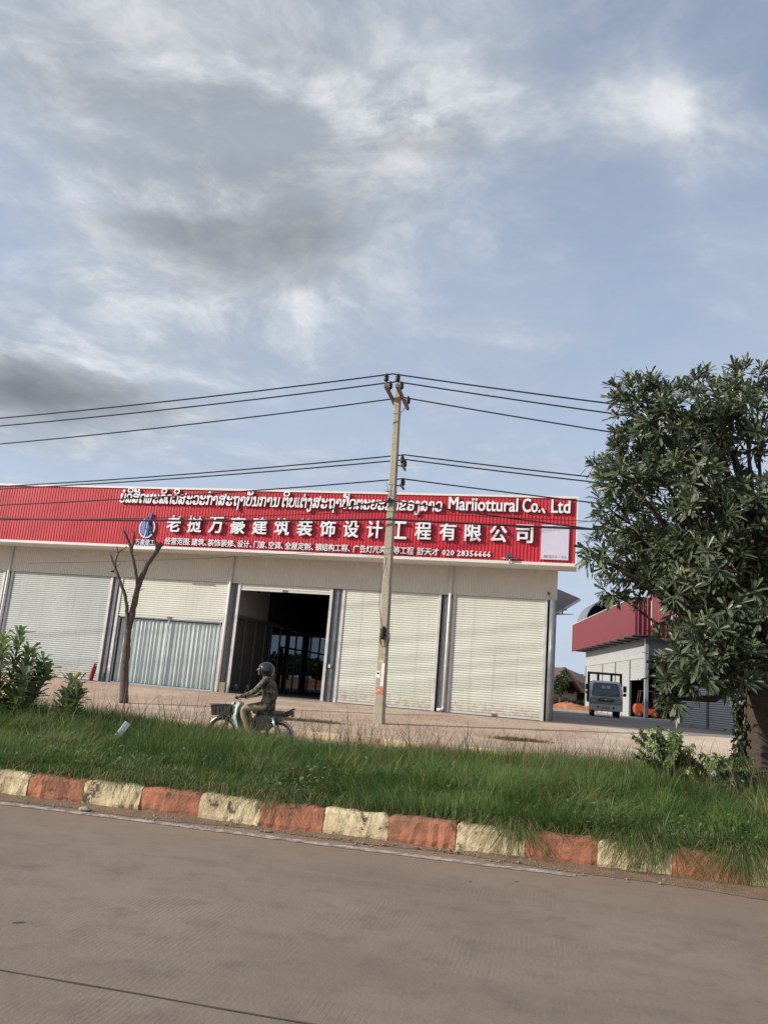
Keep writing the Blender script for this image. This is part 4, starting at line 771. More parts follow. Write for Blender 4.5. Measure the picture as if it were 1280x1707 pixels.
def far_tree(label, x, y, h, r, n, cols, group, name='background_tree'):
    T = thing(name, label, 'tree', (x, y, .42), 0, group)
    leaf_cloud('crown', [(random.uniform(-.5, .5)*r, random.uniform(-.5, .5)*r, h*random.uniform(.45, .85), r*random.uniform(.45, .7), r*random.uniform(.45, .7), h*random.uniform(.16, .26)) for _ in range(6)], n, .16*r**.5, cols, parent=T)
    mb = MB(); mb.tube([(0, 0, 0), (.1, 0, h*.4), (.0, .1, h*.8)], [.13, .09, .03], 7); mb.build('trunk', M_bark, T)
GREENS = [(0.05, 0.075, 0.022), (0.035, 0.055, 0.018), (0.07, 0.09, 0.03)]
p = hp(933, 1160, 88); far_tree('slim leafy tree in front of the brown roofed house, beside the grey corner column', p.x, 88, 3.9, 1.0, 700, GREENS, 'trees beyond the yard')
p = hp(972, 1150, 125); far_tree('round dark treetop behind the right end of the brown roofed house', p.x, 125, 4.6, 3, 900, GREENS, 'trees beyond the yard')
p = hp(990, 1150, 130); far_tree('dark treetop just left of the pale shuttered workshop', p.x+1, 130, 4.0, 3, 700, GREENS, 'trees beyond the yard')
for i, lab in enumerate(['broad bushy tree seen through the glazed partition, behind the rider\'s helmet', 'dark bushy tree seen through the middle panes of the glazed partition', 'low green tree seen through the right hand panes of the glazed partition', 'pale green bushy tree behind the back opening of the warehouse', 'thick tree at the left edge of the warehouse back opening']):
    far_tree(lab, -17+i*4.2-(9 if i == 4 else 0), 88+4*sin(i*2), 3.0-.4*sin(i*3), 3.6, 1800, GREENS, 'trees behind the warehouse')
HG = leaf_cloud('hedge', [(hp(930, 1165, 92).x+i*1.1, 92, .9+.12*sin(i*2), .8, .5, .55) for i in range(-3, 8)], 2600, .12, [(0.028, 0.042, 0.016), (0.045, 0.06, 0.02)]); tag(HG, 'clipped dark hedge along the front of the distant house', 'hedge')

# ------------------------------------------------------------------ power pole and wires
PY = 24.5; pb = at(632, 1200, PY); pt = at(664, 652, PY); pb.z = zg(*to_uv(pb))-.02
POLE = thing('power_pole', 'tall square concrete power pole with stickers, standing on the forecourt before the middle shutters', 'pole', pb)
PR = radians(-21); axis = pt-pb; Hp = axis.z
px_ = Vector((cos(PR), sin(PR), 0)); py_ = Vector((-sin(PR), cos(PR), 0))
def pp(q, a=0.0, b=0.0): return axis*q + px_*a + py_*b                # q along the pole, a along its front face, b into it
mb = MB(); vs = []; nq = 40
def hw(q): return .150-.055*q, .125-.045*q
for i in range(nq+1):
    q = i/nq; hx, hy = hw(q); c = .025
    for a, b in ((-hx+c, -hy), (hx-c, -hy), (hx, -hy+c), (hx, hy-c), (hx-c, hy), (-hx+c, hy), (-hx, hy-c), (-hx, -hy+c)): vs.append(pp(q, a, b))
mb.add(vs, [(i*8+k, i*8+(k+1) % 8, (i+1)*8+(k+1) % 8, (i+1)*8+k) for i in range(nq) for k in range(8)]+[tuple(range(8))[::-1], tuple(nq*8+k for k in range(8))])
M_pole = mat('pole_concrete', (0.37, 0.33, 0.25), .9, var=.16, vscale=2.2, bump=.6, bscale=60, dirt=((0.20, 0.165, 0.11), 1.6, .60))
shaft = mb.build('shaft', M_pole, POLE)
mb = MB()
for i in range(46):
    q = .10+.86*i/45; hx, hy = hw(q); mb.tube([pp(q, 0, -hy-.001), pp(q, 0, -hy+.01)], .011, 8)
mb.build('bolt_hole', mat('hole_shade', (0.05, 0.045, 0.035), .9), shaft)  # dark discs on the face paint the shade of the holes
M_ins = mat('insulator_dark', (0.022, 0.018, 0.018), .28); M_arm = mat('arm_brown', (0.17, 0.135, 0.115), .75, var=.3, vscale=8)
inv_p = lambda P: P-pb
WDIR = RV
def arm_pts(off): return [pt + RU*off + WDIR*s + Vector((0, 0, -.24)) for s in (-1.12, .98)]
def insulator(name, base, par, s=1.0, stem=.10):
    mb = MB(); mb.lathe([(.022*s, -.02), (.022*s, stem)], (0, 0, 0), n=8)
    pr = [(.05*s, stem)]
    for k in range(3): z = stem+.03*s+k*.055*s; pr += [(.075*s, z), (.082*s, z+.015*s), (.055*s, z+.04*s)]
    pr += [(.05*s, stem+.22*s), (.03*s, stem+.25*s), (0, stem+.252*s)]
    mb.lathe(pr, (0, 0, 0), n=12); o = mb.build(name, M_ins, par); o.location = base; return o
for off in (-.19, .17):
    a, b = arm_pts(off); M = Matrix.Translation(inv_p((a+b)/2)) @ Matrix.Rotation(RA, 4, 'Z'); mb = MB(); L = (b-a).length
    mb.box(-.045, .045, -L/2, L/2, -.055, .055, bev=.008, M=M); arm = mb.build('crossarm', M_arm, POLE)
    for s in (-1.06, -.42, .90):
        ins = insulator('insulator', inv_p(pt+RU*off+WDIR*s+Vector((0, 0, -.185))), arm, 1.0)
mb = MB(); mb.tube([inv_p(pt+RU*-.22+Vector((0, 0, -.24))), inv_p(pt+RU*.22+Vector((0, 0, -.24)))], .014, 6); mb.tube([inv_p(pt+RU*.17+WDIR*.6+Vector((0, 0, -.30))), inv_p(pt+RU*.02+Vector((0, 0, -.9)))], .018, 6); mb.build('brace', M_galv, POLE)
for (x, y, L) in ((672, 778, .40), (670, 811, .34)):
    c = at(x, y, PY+.1); o_ = inv_p(c); root = MB(); root.box(-.03, .03, -.28, L, -.03, .03, bev=.006, M=Matrix.Translation(o_) @ Matrix.Rotation(RA, 4, 'Z')); root.tube([o_+Vector((-.16, -.1, 0)), o_], .018, 6); ar = root.build('side_bracket', M_arm, POLE)
    for s in ((-.22, .22) if y < 800 else (.1,)): insulator('insulator', o_+WDIR*s+Vector((0, 0, .02)), ar, .95, .04)
mb = MB()
for z in (.925, .70, .68, .665, .645):
    hx, hy = hw(z); mb.box(-hx-.006, hx+.006, -hy-.006, hy+.006, -.014, .014, M=Matrix.Translation(pp(z)) @ Matrix.Rotation(PR, 4, 'Z'))
mb.build('steel_band', M_steel, POLE)
def sticker(name, qx, qy, wx, wz, m, dx=0):
    c = at(qx, qy, PY); q = (c.z-pb.z)/Hp; hx, hy = hw(q); mb = MB(); M = Matrix.Translation(pp(q)) @ Matrix.Rotation(PR, 4, 'Z'); mb.box(dx-wx/2, dx+wx/2, -hy-.004-.001*len(name) % .003, -hy-.001, -wz/2, wz/2, M=M); return mb.build(name, m, POLE), q, M, hy
sticker('yellow_notice', 637, 1103, .17, .075, mat('sticker_yellow', (0.58, 0.44, 0.18), .7, dirt=((0.40, 0.33, 0.22), 9, .55)))
o, q, M, hy = sticker('white_notice', 633.5, 1124.5, .14, .20, mat('sticker_white', (0.70, 0.68, 0.64), .7), -.075)
mb = MB(); mb.lathe([(.034, 0), (.034, .003), (0, .003)], (0, 0, 0), n=16); d = mb.build('black_dot', MATS['black_plastic'], o); d.matrix_local = M @ Matrix.Translation((-.075, -hy-.006, .03)) @ Matrix.Rotation(pi/2, 4, 'X')
sticker('tall_white_notice', 638, 1125, .095, .66, MATS['sticker_white'], .07)
sticker('red_notice', 633, 1152, .23, .20, mat('sticker_red', (0.48, 0.12, 0.09), .7, dirt=((0.52, 0.40, 0.30), 14, .50)), .0)
# splice case with its loops of drop cable
c = at(638.5, 1055, PY-.2); mb = MB(); ci = inv_p(c)
mb.lathe([(0, -.20), (.05, -.20), (.075, -.15), (.08, .10), (.07, .16), (.04, .19), (0, .19)], ci, n=12)
for k in range(4): mb.lathe([(.083, -.12+.07*k), (.086, -.10+.07*k), (.083, -.08+.07*k)], ci, n=12)
mb.build('splice_case', MATS['black_plastic'], POLE)
mb = MB()
for k in range(3):
    r = .14+.03*k; mb.tube([inv_p(at(641, 1068, PY-.22)) + px_*r*cos(a_)*.8 + Vector((0, 0, r*1.35*sin(a_)+.04*k)) for a_ in [2*pi*i/24 for i in range(25)]], .008, 5)
mb.tube([inv_p(at(x, y, PY-.25)) for x, y in ((645, 930), (637, 960), (633, 990), (632, 1010), (636, 1040), (643, 1062), (647, 1080), (643, 1092), (638, 1090))], .009, 5)
mb.tube([inv_p(at(x, y, PY-.2)) for x, y in ((640, 915), (651, 990), (646, 1040), (640, 1050))], .007, 5); mb.build('drop_cable', MATS['black_plastic'], POLE)
mb = MB(); c = at(643, 838, PY-.15); mb.tube([inv_p(c), inv_p(at(650, 830, PY-.1))], .05, 8); mb.tube([inv_p(at(641, 818, PY-.15)), inv_p(at(648, 820, PY-.1))], .014, 5); mb.tube([inv_p(at(643, 800, PY-.15)), inv_p(at(648, 821, PY-.1))], .008, 5); mb.build('cable_clamp', M_steel, POLE)

M_wire = mat('wire_black', (0.012, 0.013, 0.016), .5)
def plane_hit(x, y, P0):                                              # where the sight line meets the vertical plane along the road through P0
    d = Vector(ray(x, y)); t_ = (P0-Vector((0, 0, CAM_H))).dot(RV)/d.dot(RV); return d*t_+Vector((0, 0, CAM_H))
def wire(P0, xl, yl, xr, yr, r, label, sag=.0016, L=38, LL=None, cat='cable', name='power_cable'):
    mb = MB(); pts = []
    for (x, y, sgn) in ((xl, yl, -1), (xr, yr, 1)):
        P1 = plane_hit(x, y, P0); s1 = (P1-P0).dot(RU); a = (P1.z-P0.z-sag*s1*s1)/s1; S = [sgn*((LL or L) if sgn < 0 else L)*i/26 for i in range(27)]
        q = [P0+RU*s+Vector((0, 0, a*s+sag*s*s)) for s in S]; pts = (q[::-1] if sgn < 0 else pts+q[1:])
        if sgn < 0: pts = q[::-1]
    mb.tube(pts, r, 6); o = mb.build(name, M_wire); return tag(o, label, cat, 'cables strung along the pole')
top = lambda s, dz=.13: pt+WDIR*s+Vector((0, 0, dz))
R_ = .023
wire(top(-1.06, .16), 0, 697, 1005, 671, R_, 'topmost black power cable, on the highest insulators of the pole')
wire(top(-.42, .16), 0, 710, 1005, 687, R_, 'second black power cable from the top of the pole')
wire(top(.90, .13), 0, 740, 1005, 718, R_, 'third black power cable, on the far end of the crossarms')
wire(at(674, 758, PY-.1), 0, 811, 985, 795, R_*.95, 'upper of the two close cables on the side bracket')
wire(at(677, 766, PY+.3), 0, 815, 985, 803, R_*.95, 'lower of the two close cables on the side bracket')
wire(at(671, 798, PY+.2), 0, 842, 980, 837, R_*.95, 'single cable on the lowest side bracket, crossing the Lao lettering')
wire(at(652, 834, PY-.2), 530, 852, 980, 881, .024, 'telephone cable clamped to the pole below the fascia top, sloping down to the right', sag=.003, L=26, LL=2.35)
wire(at(648, 866, PY-.22), 0, 864.5, 985, 882, .034, 'thick bundle of telephone cables running level in front of the big Chinese characters', sag=.0012, L=36)
wire(at(649, 853, PY-.24), 0, 867, 960, 868, .012, 'thin dark drop cable just above the thick bundle', sag=.0010, L=36)
wire(at(640, 915, PY-.2), 360, 930, 905, 880, .006, 'hair thin cable rising to the right across the small Chinese line', sag=.002, L=12)

# ------------------------------------------------------------------ median grass (uncountable), stalks, weeds
def vnoise(u, v, s, seed):                                            # smooth value noise on arrays
    r = np.random.default_rng(seed).random((64, 64)); x, y = u*s+100, v*s+100; i, j = np.floor(x).astype(int), np.floor(y).astype(int); f, g = x-i, y-j
    f = f*f*(3-2*f); g = g*g*(3-2*g); a = lambda p, q: r[p % 64, q % 64]
    return (a(i, j)*(1-f)+a(i+1, j)*f)*(1-g)+(a(i, j+1)*(1-f)+a(i+1, j+1)*f)*g
def blades(name, u, v, z0, h, wdt, head, bend, col, m, segs=3):
    """grass blades as tapered ribbons: root (u, v), height, width, heading of the lean, bend (metres sideways at the tip)"""
    N = len(u); ru = np.array(RU); rv = np.array(RV); root = u[:, None]*ru+v[:, None]*rv; root[:, 2] += z0
    lean = np.cos(head)[:, None]*ru+np.sin(head)[:, None]*rv; fa = head+rng.uniform(-1.2, 1.2, N)+pi/2; side = np.cos(fa)[:, None]*ru+np.sin(fa)[:, None]*rv
    V = np.zeros((N, 2*segs+1, 3)); up = np.array([0, 0, 1.0])
    for s in range(segs+1):
        q = s/segs; c = root+lean*(bend*q**2)[:, None]+up*((h*(q-.28*q**3*np.minimum(bend/np.maximum(h, .01), 2.2)))[:, None])
        if s < segs: wq = (wdt*(1-.75*q))[:, None]*.5; V[:, 2*s] = c-side*wq; V[:, 2*s+1] = c+side*wq
        else: V[:, 2*segs] = c
    b = np.arange(N)[:, None]*(2*segs+1)
    Q = np.concatenate([b+np.array([2*s, 2*s+1, 2*s+3, 2*s+2]) for s in range(segs-1)]); T = b+np.array([2*segs-2, 2*segs-1, 2*segs])
    cc = np.repeat(col, 2*segs+1, 0)
    return fast_mesh(name, V.reshape(-1, 3), Q, T, m, cc)
M_grass = mat('grass_tint', (1, 1, 1), .55, attr='tint', var=.05, spec=.3, trans=.35)
def zgv(v): return np.interp(v, [p[0] for p in PROF], [p[1] for p in PROF])
N = 250000
v = KV+.10+7.5*rng.random(N)**1.25; u = rng.uniform(-1, 1, N)*(5.2+.62*(v-7))-.7+.10*(v-7)
patch = vnoise(u, v, .9, 1); p2 = vnoise(u, v, 2.6, 2); p3 = vnoise(u, v, .35, 3)
keep = (p2+.35*patch+rng.random(N)*.5 > .42); u, v, patch, p2, p3 = u[keep], v[keep], patch[keep], p2[keep], p3[keep]; N = len(u)
leftness = np.clip((-u-.5)/3.0, 0, 1); rightness = np.clip((u-.5)/2.5, 0, 1)
far_h = np.interp(u, [-9, -6.9, -5.9, -4.6, -2.5, 0, 2, 6], [.52, .44, .38, .33, .34, .48, .52, .52])*(.60+.45*patch+.45*p2)
near_h = (.08+.20*patch+.20*p2)*(.55+.45*np.clip((v-7.0)/1.4, 0, 1))*(1-.25*leftness)
fq = np.clip((v-9.0)/3.2, 0, 1); hh = (near_h*(1-fq)+far_h*fq)*rng.uniform(.50, 1.22, N)
bend = hh*rng.uniform(.15, 1.15, N); head = vnoise(u, v, 1.6, 5)*9+rng.normal(0, 1.0, N)
g1 = np.array([.098, .178, .038]); g2 = np.array([.056, .108, .027]); g3 = np.array([.19, .245, .06]); dry = np.array([.36, .28, .14])
mixv = np.clip(p3*1.5-.25+rng.normal(0, .18, N), 0, 1)[:, None]; col = g2*(1-mixv)+g1*mixv
lime = np.clip(p2*1.8-.9+rng.normal(0, .15, N), 0, 1)[:, None]*.65; col = col*(1-lime)+g3*lime
isdry = rng.random(N) < (.045+.12*(patch < .30)+.06*(p3 > .68)); col[isdry] = dry*rng.uniform(.6, 1.2, (isdry.sum(), 1)); col *= rng.uniform(.75, 1.25, (N, 1))
# taller tussocks give the strip its ragged outline
nt = 330; tu = rng.uniform(-1, 1, nt); tv = 7.3+7.1*rng.random(nt); tu = tu*(5.2+.62*(tv-7))-.7+.10*(tv-7); nb = rng.integers(30, 90, nt); ti = np.repeat(np.arange(nt), nb); M_ = len(ti)
th_ = (np.interp(tu, [-9, -6.5, -4.6, -2.5, 0, 6], [.50, .42, .30, .36, .50, .55])*np.clip(.55+.45*(tv-7.2)/2, .5, 1)*rng.uniform(.65, 1.15, nt))[ti]*rng.uniform(.55, 1.1, M_)
u2 = tu[ti]+rng.normal(0, .07, M_); v2 = np.maximum(tv[ti]+rng.normal(0, .07, M_), KV+.12); tc = np.array([[.12, .19, .045], [.17, .22, .06], [.09, .15, .04], [.24, .24, .09]])[rng.integers(0, 4, nt)][ti]*rng.uniform(.7, 1.25, (M_, 1))
u = np.r_[u, u2]; v = np.r_[v, v2]; hh = np.r_[hh, th_]; bend = np.r_[bend, th_*rng.uniform(.25, 1.2, M_)]; head = np.r_[head, rng.uniform(0, 2*pi, M_)]; col = np.r_[col, tc]; N = len(u)
G = blades('grass', u, v, zgv(v), hh, np.r_[rng.uniform(.004, .0095, N-M_), rng.uniform(.006, .013, M_)], head, bend, col, M_grass)
tag(G, 'dense uncut green grass covering the median behind the painted kerb', 'grass', kind='stuff')
# small broad leaved creepers among the grass, thickest along the kerb
N = 9000; v = KV+.08+5.5*rng.random(N)**2.2; u = rng.uniform(-1, 1, N)*(5+.6*(v-7))-.8; k_ = vnoise(u, v, 1.4, 12)+.25*rng.random(N) > .58; u, v = u[k_], v[k_]; N = len(u)
C = u[:, None]*np.array(RU)+v[:, None]*np.array(RV); C[:, 2] = zgv(v)+rng.uniform(.04, .22, N); d = rng.normal(size=(N, 3))*.45; d[:, 2] += 1; d /= np.linalg.norm(d, axis=1)[:, None]; a = np.cross(d, rng.normal(size=(N, 3))); a /= np.linalg.norm(a, axis=1)[:, None]; b = np.cross(d, a); s = rng.uniform(.012, .030, (N, 1))
V = np.stack([C-a*s, C+b*s*.5, C+a*s*1.1, C-b*s*.5], 1).reshape(-1, 3); cc = np.repeat(np.array([[.09, .15, .04], [.13, .19, .06], [.065, .11, .035]])[rng.integers(0, 3, N)]*rng.uniform(.7, 1.3, (N, 1)), 4, 0)
tag(fast_mesh('creeping_weeds', V, np.arange(N*4).reshape(-1, 4), np.zeros((0, 3), int), M_grass, cc), 'small broad leaved weeds creeping through the median grass', 'weeds', kind='stuff')
# tufts that hang over the kerb
T = []
for (c, wd, n, L) in ((1.52, .13, 1000, .42), (.80, .17, 900, .40), (.55, .12, 260, .28), (-.22, .13, 700, .36), (-.55, .2, 160, .2), (-2.28, .16, 700, .26), (-2.7, .28, 420, .26), (-3.75, .2, 420, .25), (-4.25, .3, 420, .25), (-3.2, .2, 140, .2), (-1.7, .3, 220, .2), (2.1, .18, 420, .34), (.2, .3, 200, .2), (-1.0, .4, 140, .16), (3.2, .3, 500, .36), (-5.2, .5, 500, .25), (0, 5, 350, .16)):
    uu = rng.normal(c, wd*.6, n) if wd < 2 else rng.uniform(-6, 5, n); T.append(np.c_[uu, rng.uniform(KV+.06, KV+.34, n), np.full(n, L)])
T = np.concatenate(T); N = len(T); sel_ = rng.random(N) < .62; T = T[sel_]; N = len(T); Lh = T[:, 2]*rng.uniform(.35, 1.25, N)
col = (g1*.85)*rng.uniform(.5, 1.2, (N, 1)); d_ = rng.random(N) < .32; col[d_] = dry*rng.uniform(.45, 1.0, (d_.sum(), 1))
Vb = []; Qb = []; Tb = []; Cb = []
def hang(u, v, L, wdt, col):
    # rises a little, arches over the kerb edge and hangs down its face
    N = len(u); ru, rv = np.array(RU), np.array(RV); S = 6; V = np.zeros((N, 2*S+1, 3)); ua = rng.normal(0, .65, N)
    reach = np.minimum(L*rng.uniform(.6, 1.1, N), .75); lift = rng.uniform(.02, .10, N)
    for s in range(S+1):
        q = s/S; vv = v-reach*(q**.85); over = np.clip(KV-.012-vv, 0, 1); vv2 = np.maximum(vv, KV-.02-.10*over); zz_ = np.where(vv > KV-.01, .235+lift*np.sin(pi*min(q*1.3, 1)), 0)
        drop = np.clip((KV-.01)-vv, 0, 1); z = np.where(drop > 0, .245+lift*.4-drop*1.15-drop*drop*.6, zz_); z = np.maximum(z, .012)
        c = (u+ua*L*q)[:, None]*ru+vv2[:, None]*rv; c[:, 2] = z
        if s < S: w_ = (wdt*(1-.7*q))[:, None]*.5; V[:, 2*s] = c-ru*w_; V[:, 2*s+1] = c+ru*w_
        else: V[:, 2*S] = c
    b = np.arange(N)[:, None]*(2*S+1); Q = np.concatenate([b+np.array([2*s, 2*s+1, 2*s+3, 2*s+2]) for s in range(S-1)]); Tt = b+np.array([2*S-2, 2*S-1, 2*S])
    return fast_mesh('hanging_grass', V.reshape(-1, 3), Q, Tt, M_grass, np.repeat(col, 2*S+1, 0))
o = hang(T[:, 0], T[:, 1], Lh, rng.uniform(.003, .007, N), col); tag(o, 'long grass and dry runners hanging over the painted kerb', 'grass', kind='stuff')
# seed stalks standing above the grass along the far side
N = 4600; v = 9.2+5.2*rng.random(N)**.6; u = rng.uniform(-1, 1, N)*(6.0+.5*(v-7))+.2
den = vnoise(u, v, .5, 9); k_ = den+rng.random(N)*.5 > .62; u, v = u[k_], v[k_]; N = len(u); h = rng.uniform(.45, .98, N); bend = h*rng.uniform(.1, .7, N)
col = np.array([.26, .20, .10])*rng.uniform(.5, 1.15, (N, 1)); gsel = rng.random(N) < .4; col[gsel] = np.array([.11, .14, .05])*rng.uniform(.6, 1.1, (gsel.sum(), 1))
o = blades('seed_stalks', u, v, zgv(v), h, rng.uniform(.007, .012, N), rng.uniform(0, 2*pi, N), bend, col, M_grass, 5); tag(o, 'thin dry seed stalks standing above the median grass', 'grass', kind='stuff')
# leaf litter and tufts on the forecourt
N = 2400; cl = [(-6.9, 22.9, .5), (-6.2, 23.0, .5), (-.4, 23.2, .45), (-.9, 23.1, .35), (-7.4, 22.8, .3)]
pc = rng.integers(0, len(cl), N); uu = np.array([c[0] for c in cl])[pc]+rng.normal(0, .5, N)*np.array([c[2] for c in cl])[pc]*1.5; vv = np.array([c[1] for c in cl])[pc]+rng.normal(0, .12, N)
h = rng.uniform(.03, .13, N); col = np.where(rng.random((N, 1)) < .5, np.array([[.12, .13, .05]]), np.array([[.22, .15, .08]]))*rng.uniform(.6, 1.2, (N, 1))
o = blades('low_weeds', uu, vv, zgv(vv), h, rng.uniform(.01, .02, N), rng.uniform(0, 6.3, N), h*rng.uniform(.3, 1.2, N), col, M_grass, 2); tag(o, 'low half dry weeds in patches on the paved forecourt', 'weeds', kind='stuff')

# ------------------------------------------------------------------ whorled long leaves: the big tree, the shrubs
def rosettes(name, C, D, L, W, n_leaf, cols, m, parent=None, spread=(.15, 1.9), droop=.35, var=.35):
    """whorls of long leaves: centres C, axis D; each leaf a folded, curved blade of two rows"""
    N = len(C); C = np.repeat(C, n_leaf, 0); D = np.repeat(D/np.linalg.norm(D, axis=1)[:, None], n_leaf, 0); M = N*n_leaf
    a = np.cross(D, np.array([.31, .77, .55])); a /= np.linalg.norm(a, axis=1)[:, None]; b = np.cross(D, a)
    phi = rng.uniform(0, 2*pi, M); th = rng.uniform(*spread, M); out = np.cos(phi)[:, None]*a+np.sin(phi)[:, None]*b
    dr = D*np.cos(th)[:, None]+out*np.sin(th)[:, None]; side = np.cross(dr, D+1e-3); side /= np.linalg.norm(side, axis=1)[:, None]; nrm = np.cross(side, dr)
    l = (L*rng.uniform(1-var, 1+var*.7, M)); w_ = W*rng.uniform(.75, 1.25, M); base = C+D*rng.uniform(-.06, .05, M)[:, None]*L*3
    qs = [0, .42, .84, 1.0]; ws = [.12, .62, 1.0, .0]; fold = .20; V = np.zeros((M, 10, 3)); dz = np.array([0, 0, 1.0])
    dp = droop*rng.uniform(.3, 1.5, M)
    for i, (q, ww) in enumerate(zip(qs, ws)):
        c = base+dr*(l*q)[:, None]-dz*(l*dp*q*q)[:, None]; e = (w_*ww*.5)[:, None]
        if i < 3: V[:, 3*i] = c-side*e+nrm*e*fold*2; V[:, 3*i+1] = c; V[:, 3*i+2] = c+side*e+nrm*e*fold*2
        else: V[:, 9] = c
    b_ = np.arange(M)[:, None]*10; Q = np.concatenate([b_+np.array(f) for f in ((0, 1, 4, 3), (1, 2, 5, 4), (3, 4, 7, 6), (4, 5, 8, 7))]); T = np.concatenate([b_+np.array(f) for f in ((6, 7, 9), (7, 8, 9))])
    cc = np.array(cols)[rng.integers(0, len(cols), N)]; cc = np.repeat(cc, n_leaf, 0)*rng.uniform(.65, 1.35, (M, 1)); yl = rng.random(M) < .006; cc[yl] = np.array([.34, .32, .10])
    o = fast_mesh(name, V.reshape(-1, 3), Q, T, m, np.repeat(cc, 10, 0)); 
    if parent: o.parent = parent
    return o
M_leaf = mat('leaf_long', (1, 1, 1), .40, attr='tint', var=.12, vscale=4, spec=.5, trans=.22)
TB = rd(2.82, 12.35, .19); TB = Vector((5.42, 11.35, .17))
TREE = thing('broadleaf_tree', 'large tree with whorled long dark leaves and a thick dark trunk, at the right edge', 'tree', TB)
mb = MB(); tr = [(0, 0, -.1), (0, 0, .05), (.0, .02, .5), (-.03, .04, 1.2), (-.05, .05, 1.9), (-.02, .08, 2.6), (.05, .1, 3.4), (.1, .1, 4.3)]; rr = [.34, .30, .255, .235, .225, .20, .15, .09]
P = []; R2 = []
for i in range(len(tr)-1):
    for k in range(6):
        q = k/6; P.append(Vector(tr[i]).lerp(Vector(tr[i+1]), q)); R2.append((rr[i]+(rr[i+1]-rr[i])*q)*(1+.06*sin(i*6+k*1.9)+.05*random.uniform(-1, 1)))
mb.tube(P, R2, 18)
vsn = []
for p in mb.v:
    a_ = atan2(p[1], p[0]); vsn.append((p[0]*(1+.07*sin(5*a_+p[2]*1.3)), p[1]*(1+.07*cos(4*a_+p[2]*2)), p[2]))
mb.v = vsn
M_trunk = mat('bark_dark', (0.075, 0.053, 0.040), .92, var=.4, vscale=14, bump=1.0, bscale=30, dirt=((0.12, 0.09, 0.068), 7, .58)); mb.build('trunk', M_trunk, TREE)
YT = 11.35
# leaf masses of the crown, as (pixel x, pixel y, depth offset, radius px)
crown = [(1068, 670, 0, 62), (1110, 690, -.5, 70), (1060, 735, .4, 48), (1140, 735, .6, 74), (1165, 640, .9, 26), (1208, 665, .3, 42), (1240, 640, -.3, 52), (1262, 700, -.7, 72), (1195, 720, -.3, 62), (1025, 770, .2, 42), (1045, 805, -.4, 52), (1095, 785, .1, 58), (1160, 790, -.7, 62), (1205, 800, .8, 48), (1028, 850, .3, 42), (1060, 880, .9, 42), (1000, 925, -.2, 36), (1040, 940, .3, 46), (1120, 855, .9, 40), (1165, 865, -.8, 66), (1215, 860, -.2, 62), (1262, 850, -.9, 70), (1090, 920, .6, 52), (1140, 930, -.2, 58), (1190, 935, -.8, 64), (1090, 978, .0, 38), (1135, 990, -.7, 42), (1185, 1000, .3, 52), (1240, 945, -.6, 60), (1260, 1000, -.9, 55), (1210, 1010, -.9, 44), (1020, 985, .2, 22),
         (1130, 1085, -1.0, 44), (1175, 1075, -1.2, 56), (1215, 1060, -1.0, 46), (1175, 1130, -1.2, 40), (1215, 1115, -1.3, 46), (1255, 1090, -1.2, 46), (1115, 1130, -.9, 22), (1172, 1040, -.7, 34), (1128, 1165, -.9, 16), (1270, 1050, -1.0, 50)]
extra = [(.9, .5, 3.0, .8), (1.5, -.4, 3.6, .8), (1.8, .6, 2.6, .8), (1.2, -1.2, 2.8, .7), (2.1, 0, 3.4, .7), (1.0, .9, 4.2, .8), (.6, -.8, 4.4, .7), (1.6, .2, 4.4, .8), (.2, 1.8, 3.2, .8), (-.8, 1.5, 3.6, .7), (.9, 1.5, 2.4, .7), (1.7, 1.2, 3.6, .7), (.3, -1.6, 3.2, .6), (2.4, .6, 2.2, .5), (1.3, -.9, 1.6, .6)]
cl = []
for (x, y, dy, r) in crown: p = at(x, y, YT+dy)-TB; cl.append((p, .90*r*(YT+dy)/CAM_F))
for (x, y, z, r) in extra: cl.append((Vector((x, y, z)), r))
C = []; D = []
for p, r in cl:
    n = max(7, int(43*(r/.5)**2)); d = rng.normal(size=(n, 3)); d /= np.linalg.norm(d, axis=1)[:, None]; rad = r*rng.uniform(.45, 1.0, n)**.6*np.array(1.0)
    C.append(np.array(p)+d*rad[:, None]*np.array([1, 1, .9])); dd = d*.9+np.array([0, -.10, .55])+(np.array(p)-np.array([0, 0, 2.6]))*.15; D.append(dd+rng.normal(0, .25, (n, 3)))
C = np.concatenate(C); D = np.concatenate(D)
LEAFC = [(.100, .128, .066), (.130, .158, .084), (.076, .102, .056), (.150, .172, .094), (.110, .132, .074)]
rosettes('crown', C, D, .200, .040, 17, LEAFC, M_leaf, TREE, (.30, 1.62), .16, .45)
mb = MB(); limb_ends = []
for i, (p, r) in enumerate(cl):
    j = Vector((0, .07, min(max(1.7, p.z-1.0-.25*p.length), 4.0))); mid = j.lerp(p, .5)+Vector((random.uniform(-.12, .12), random.uniform(-.12, .12), -.18 if p.z < 3 else .05)); r0 = .03+.022*r+(.035 if i % 4 == 0 else 0)
    mb.tube([j, j.lerp(mid, .5)+Vector((0, 0, .04)), mid, mid.lerp(p, .6), p], [r0*1.3, r0, r0*.75, r0*.5, r0*.25], 7)
    for k in range(7):
        e = p+Vector((random.gauss(0, 1), random.gauss(0, 1), random.gauss(0, 1))).normalized()*r*.85; mb.tube([p.lerp(mid, .2), p.lerp(e, .5), e], [.014, .010, .006], 5)
mb.build('limbs', M_trunk, TREE, fix=False)
IV = thing('ivy', 'dark ivy climbing the left side of the big tree trunk', 'ivy', TB)
N = 420; z = rng.uniform(.35, 2.0, N)**1.0; a_ = rng.normal(pi*.97, .26, N); r = .25+rng.uniform(.0, .10, N)+.05*np.sin(z*5); C = np.c_[r*np.cos(a_)-.03, r*np.sin(a_)+.04, z]
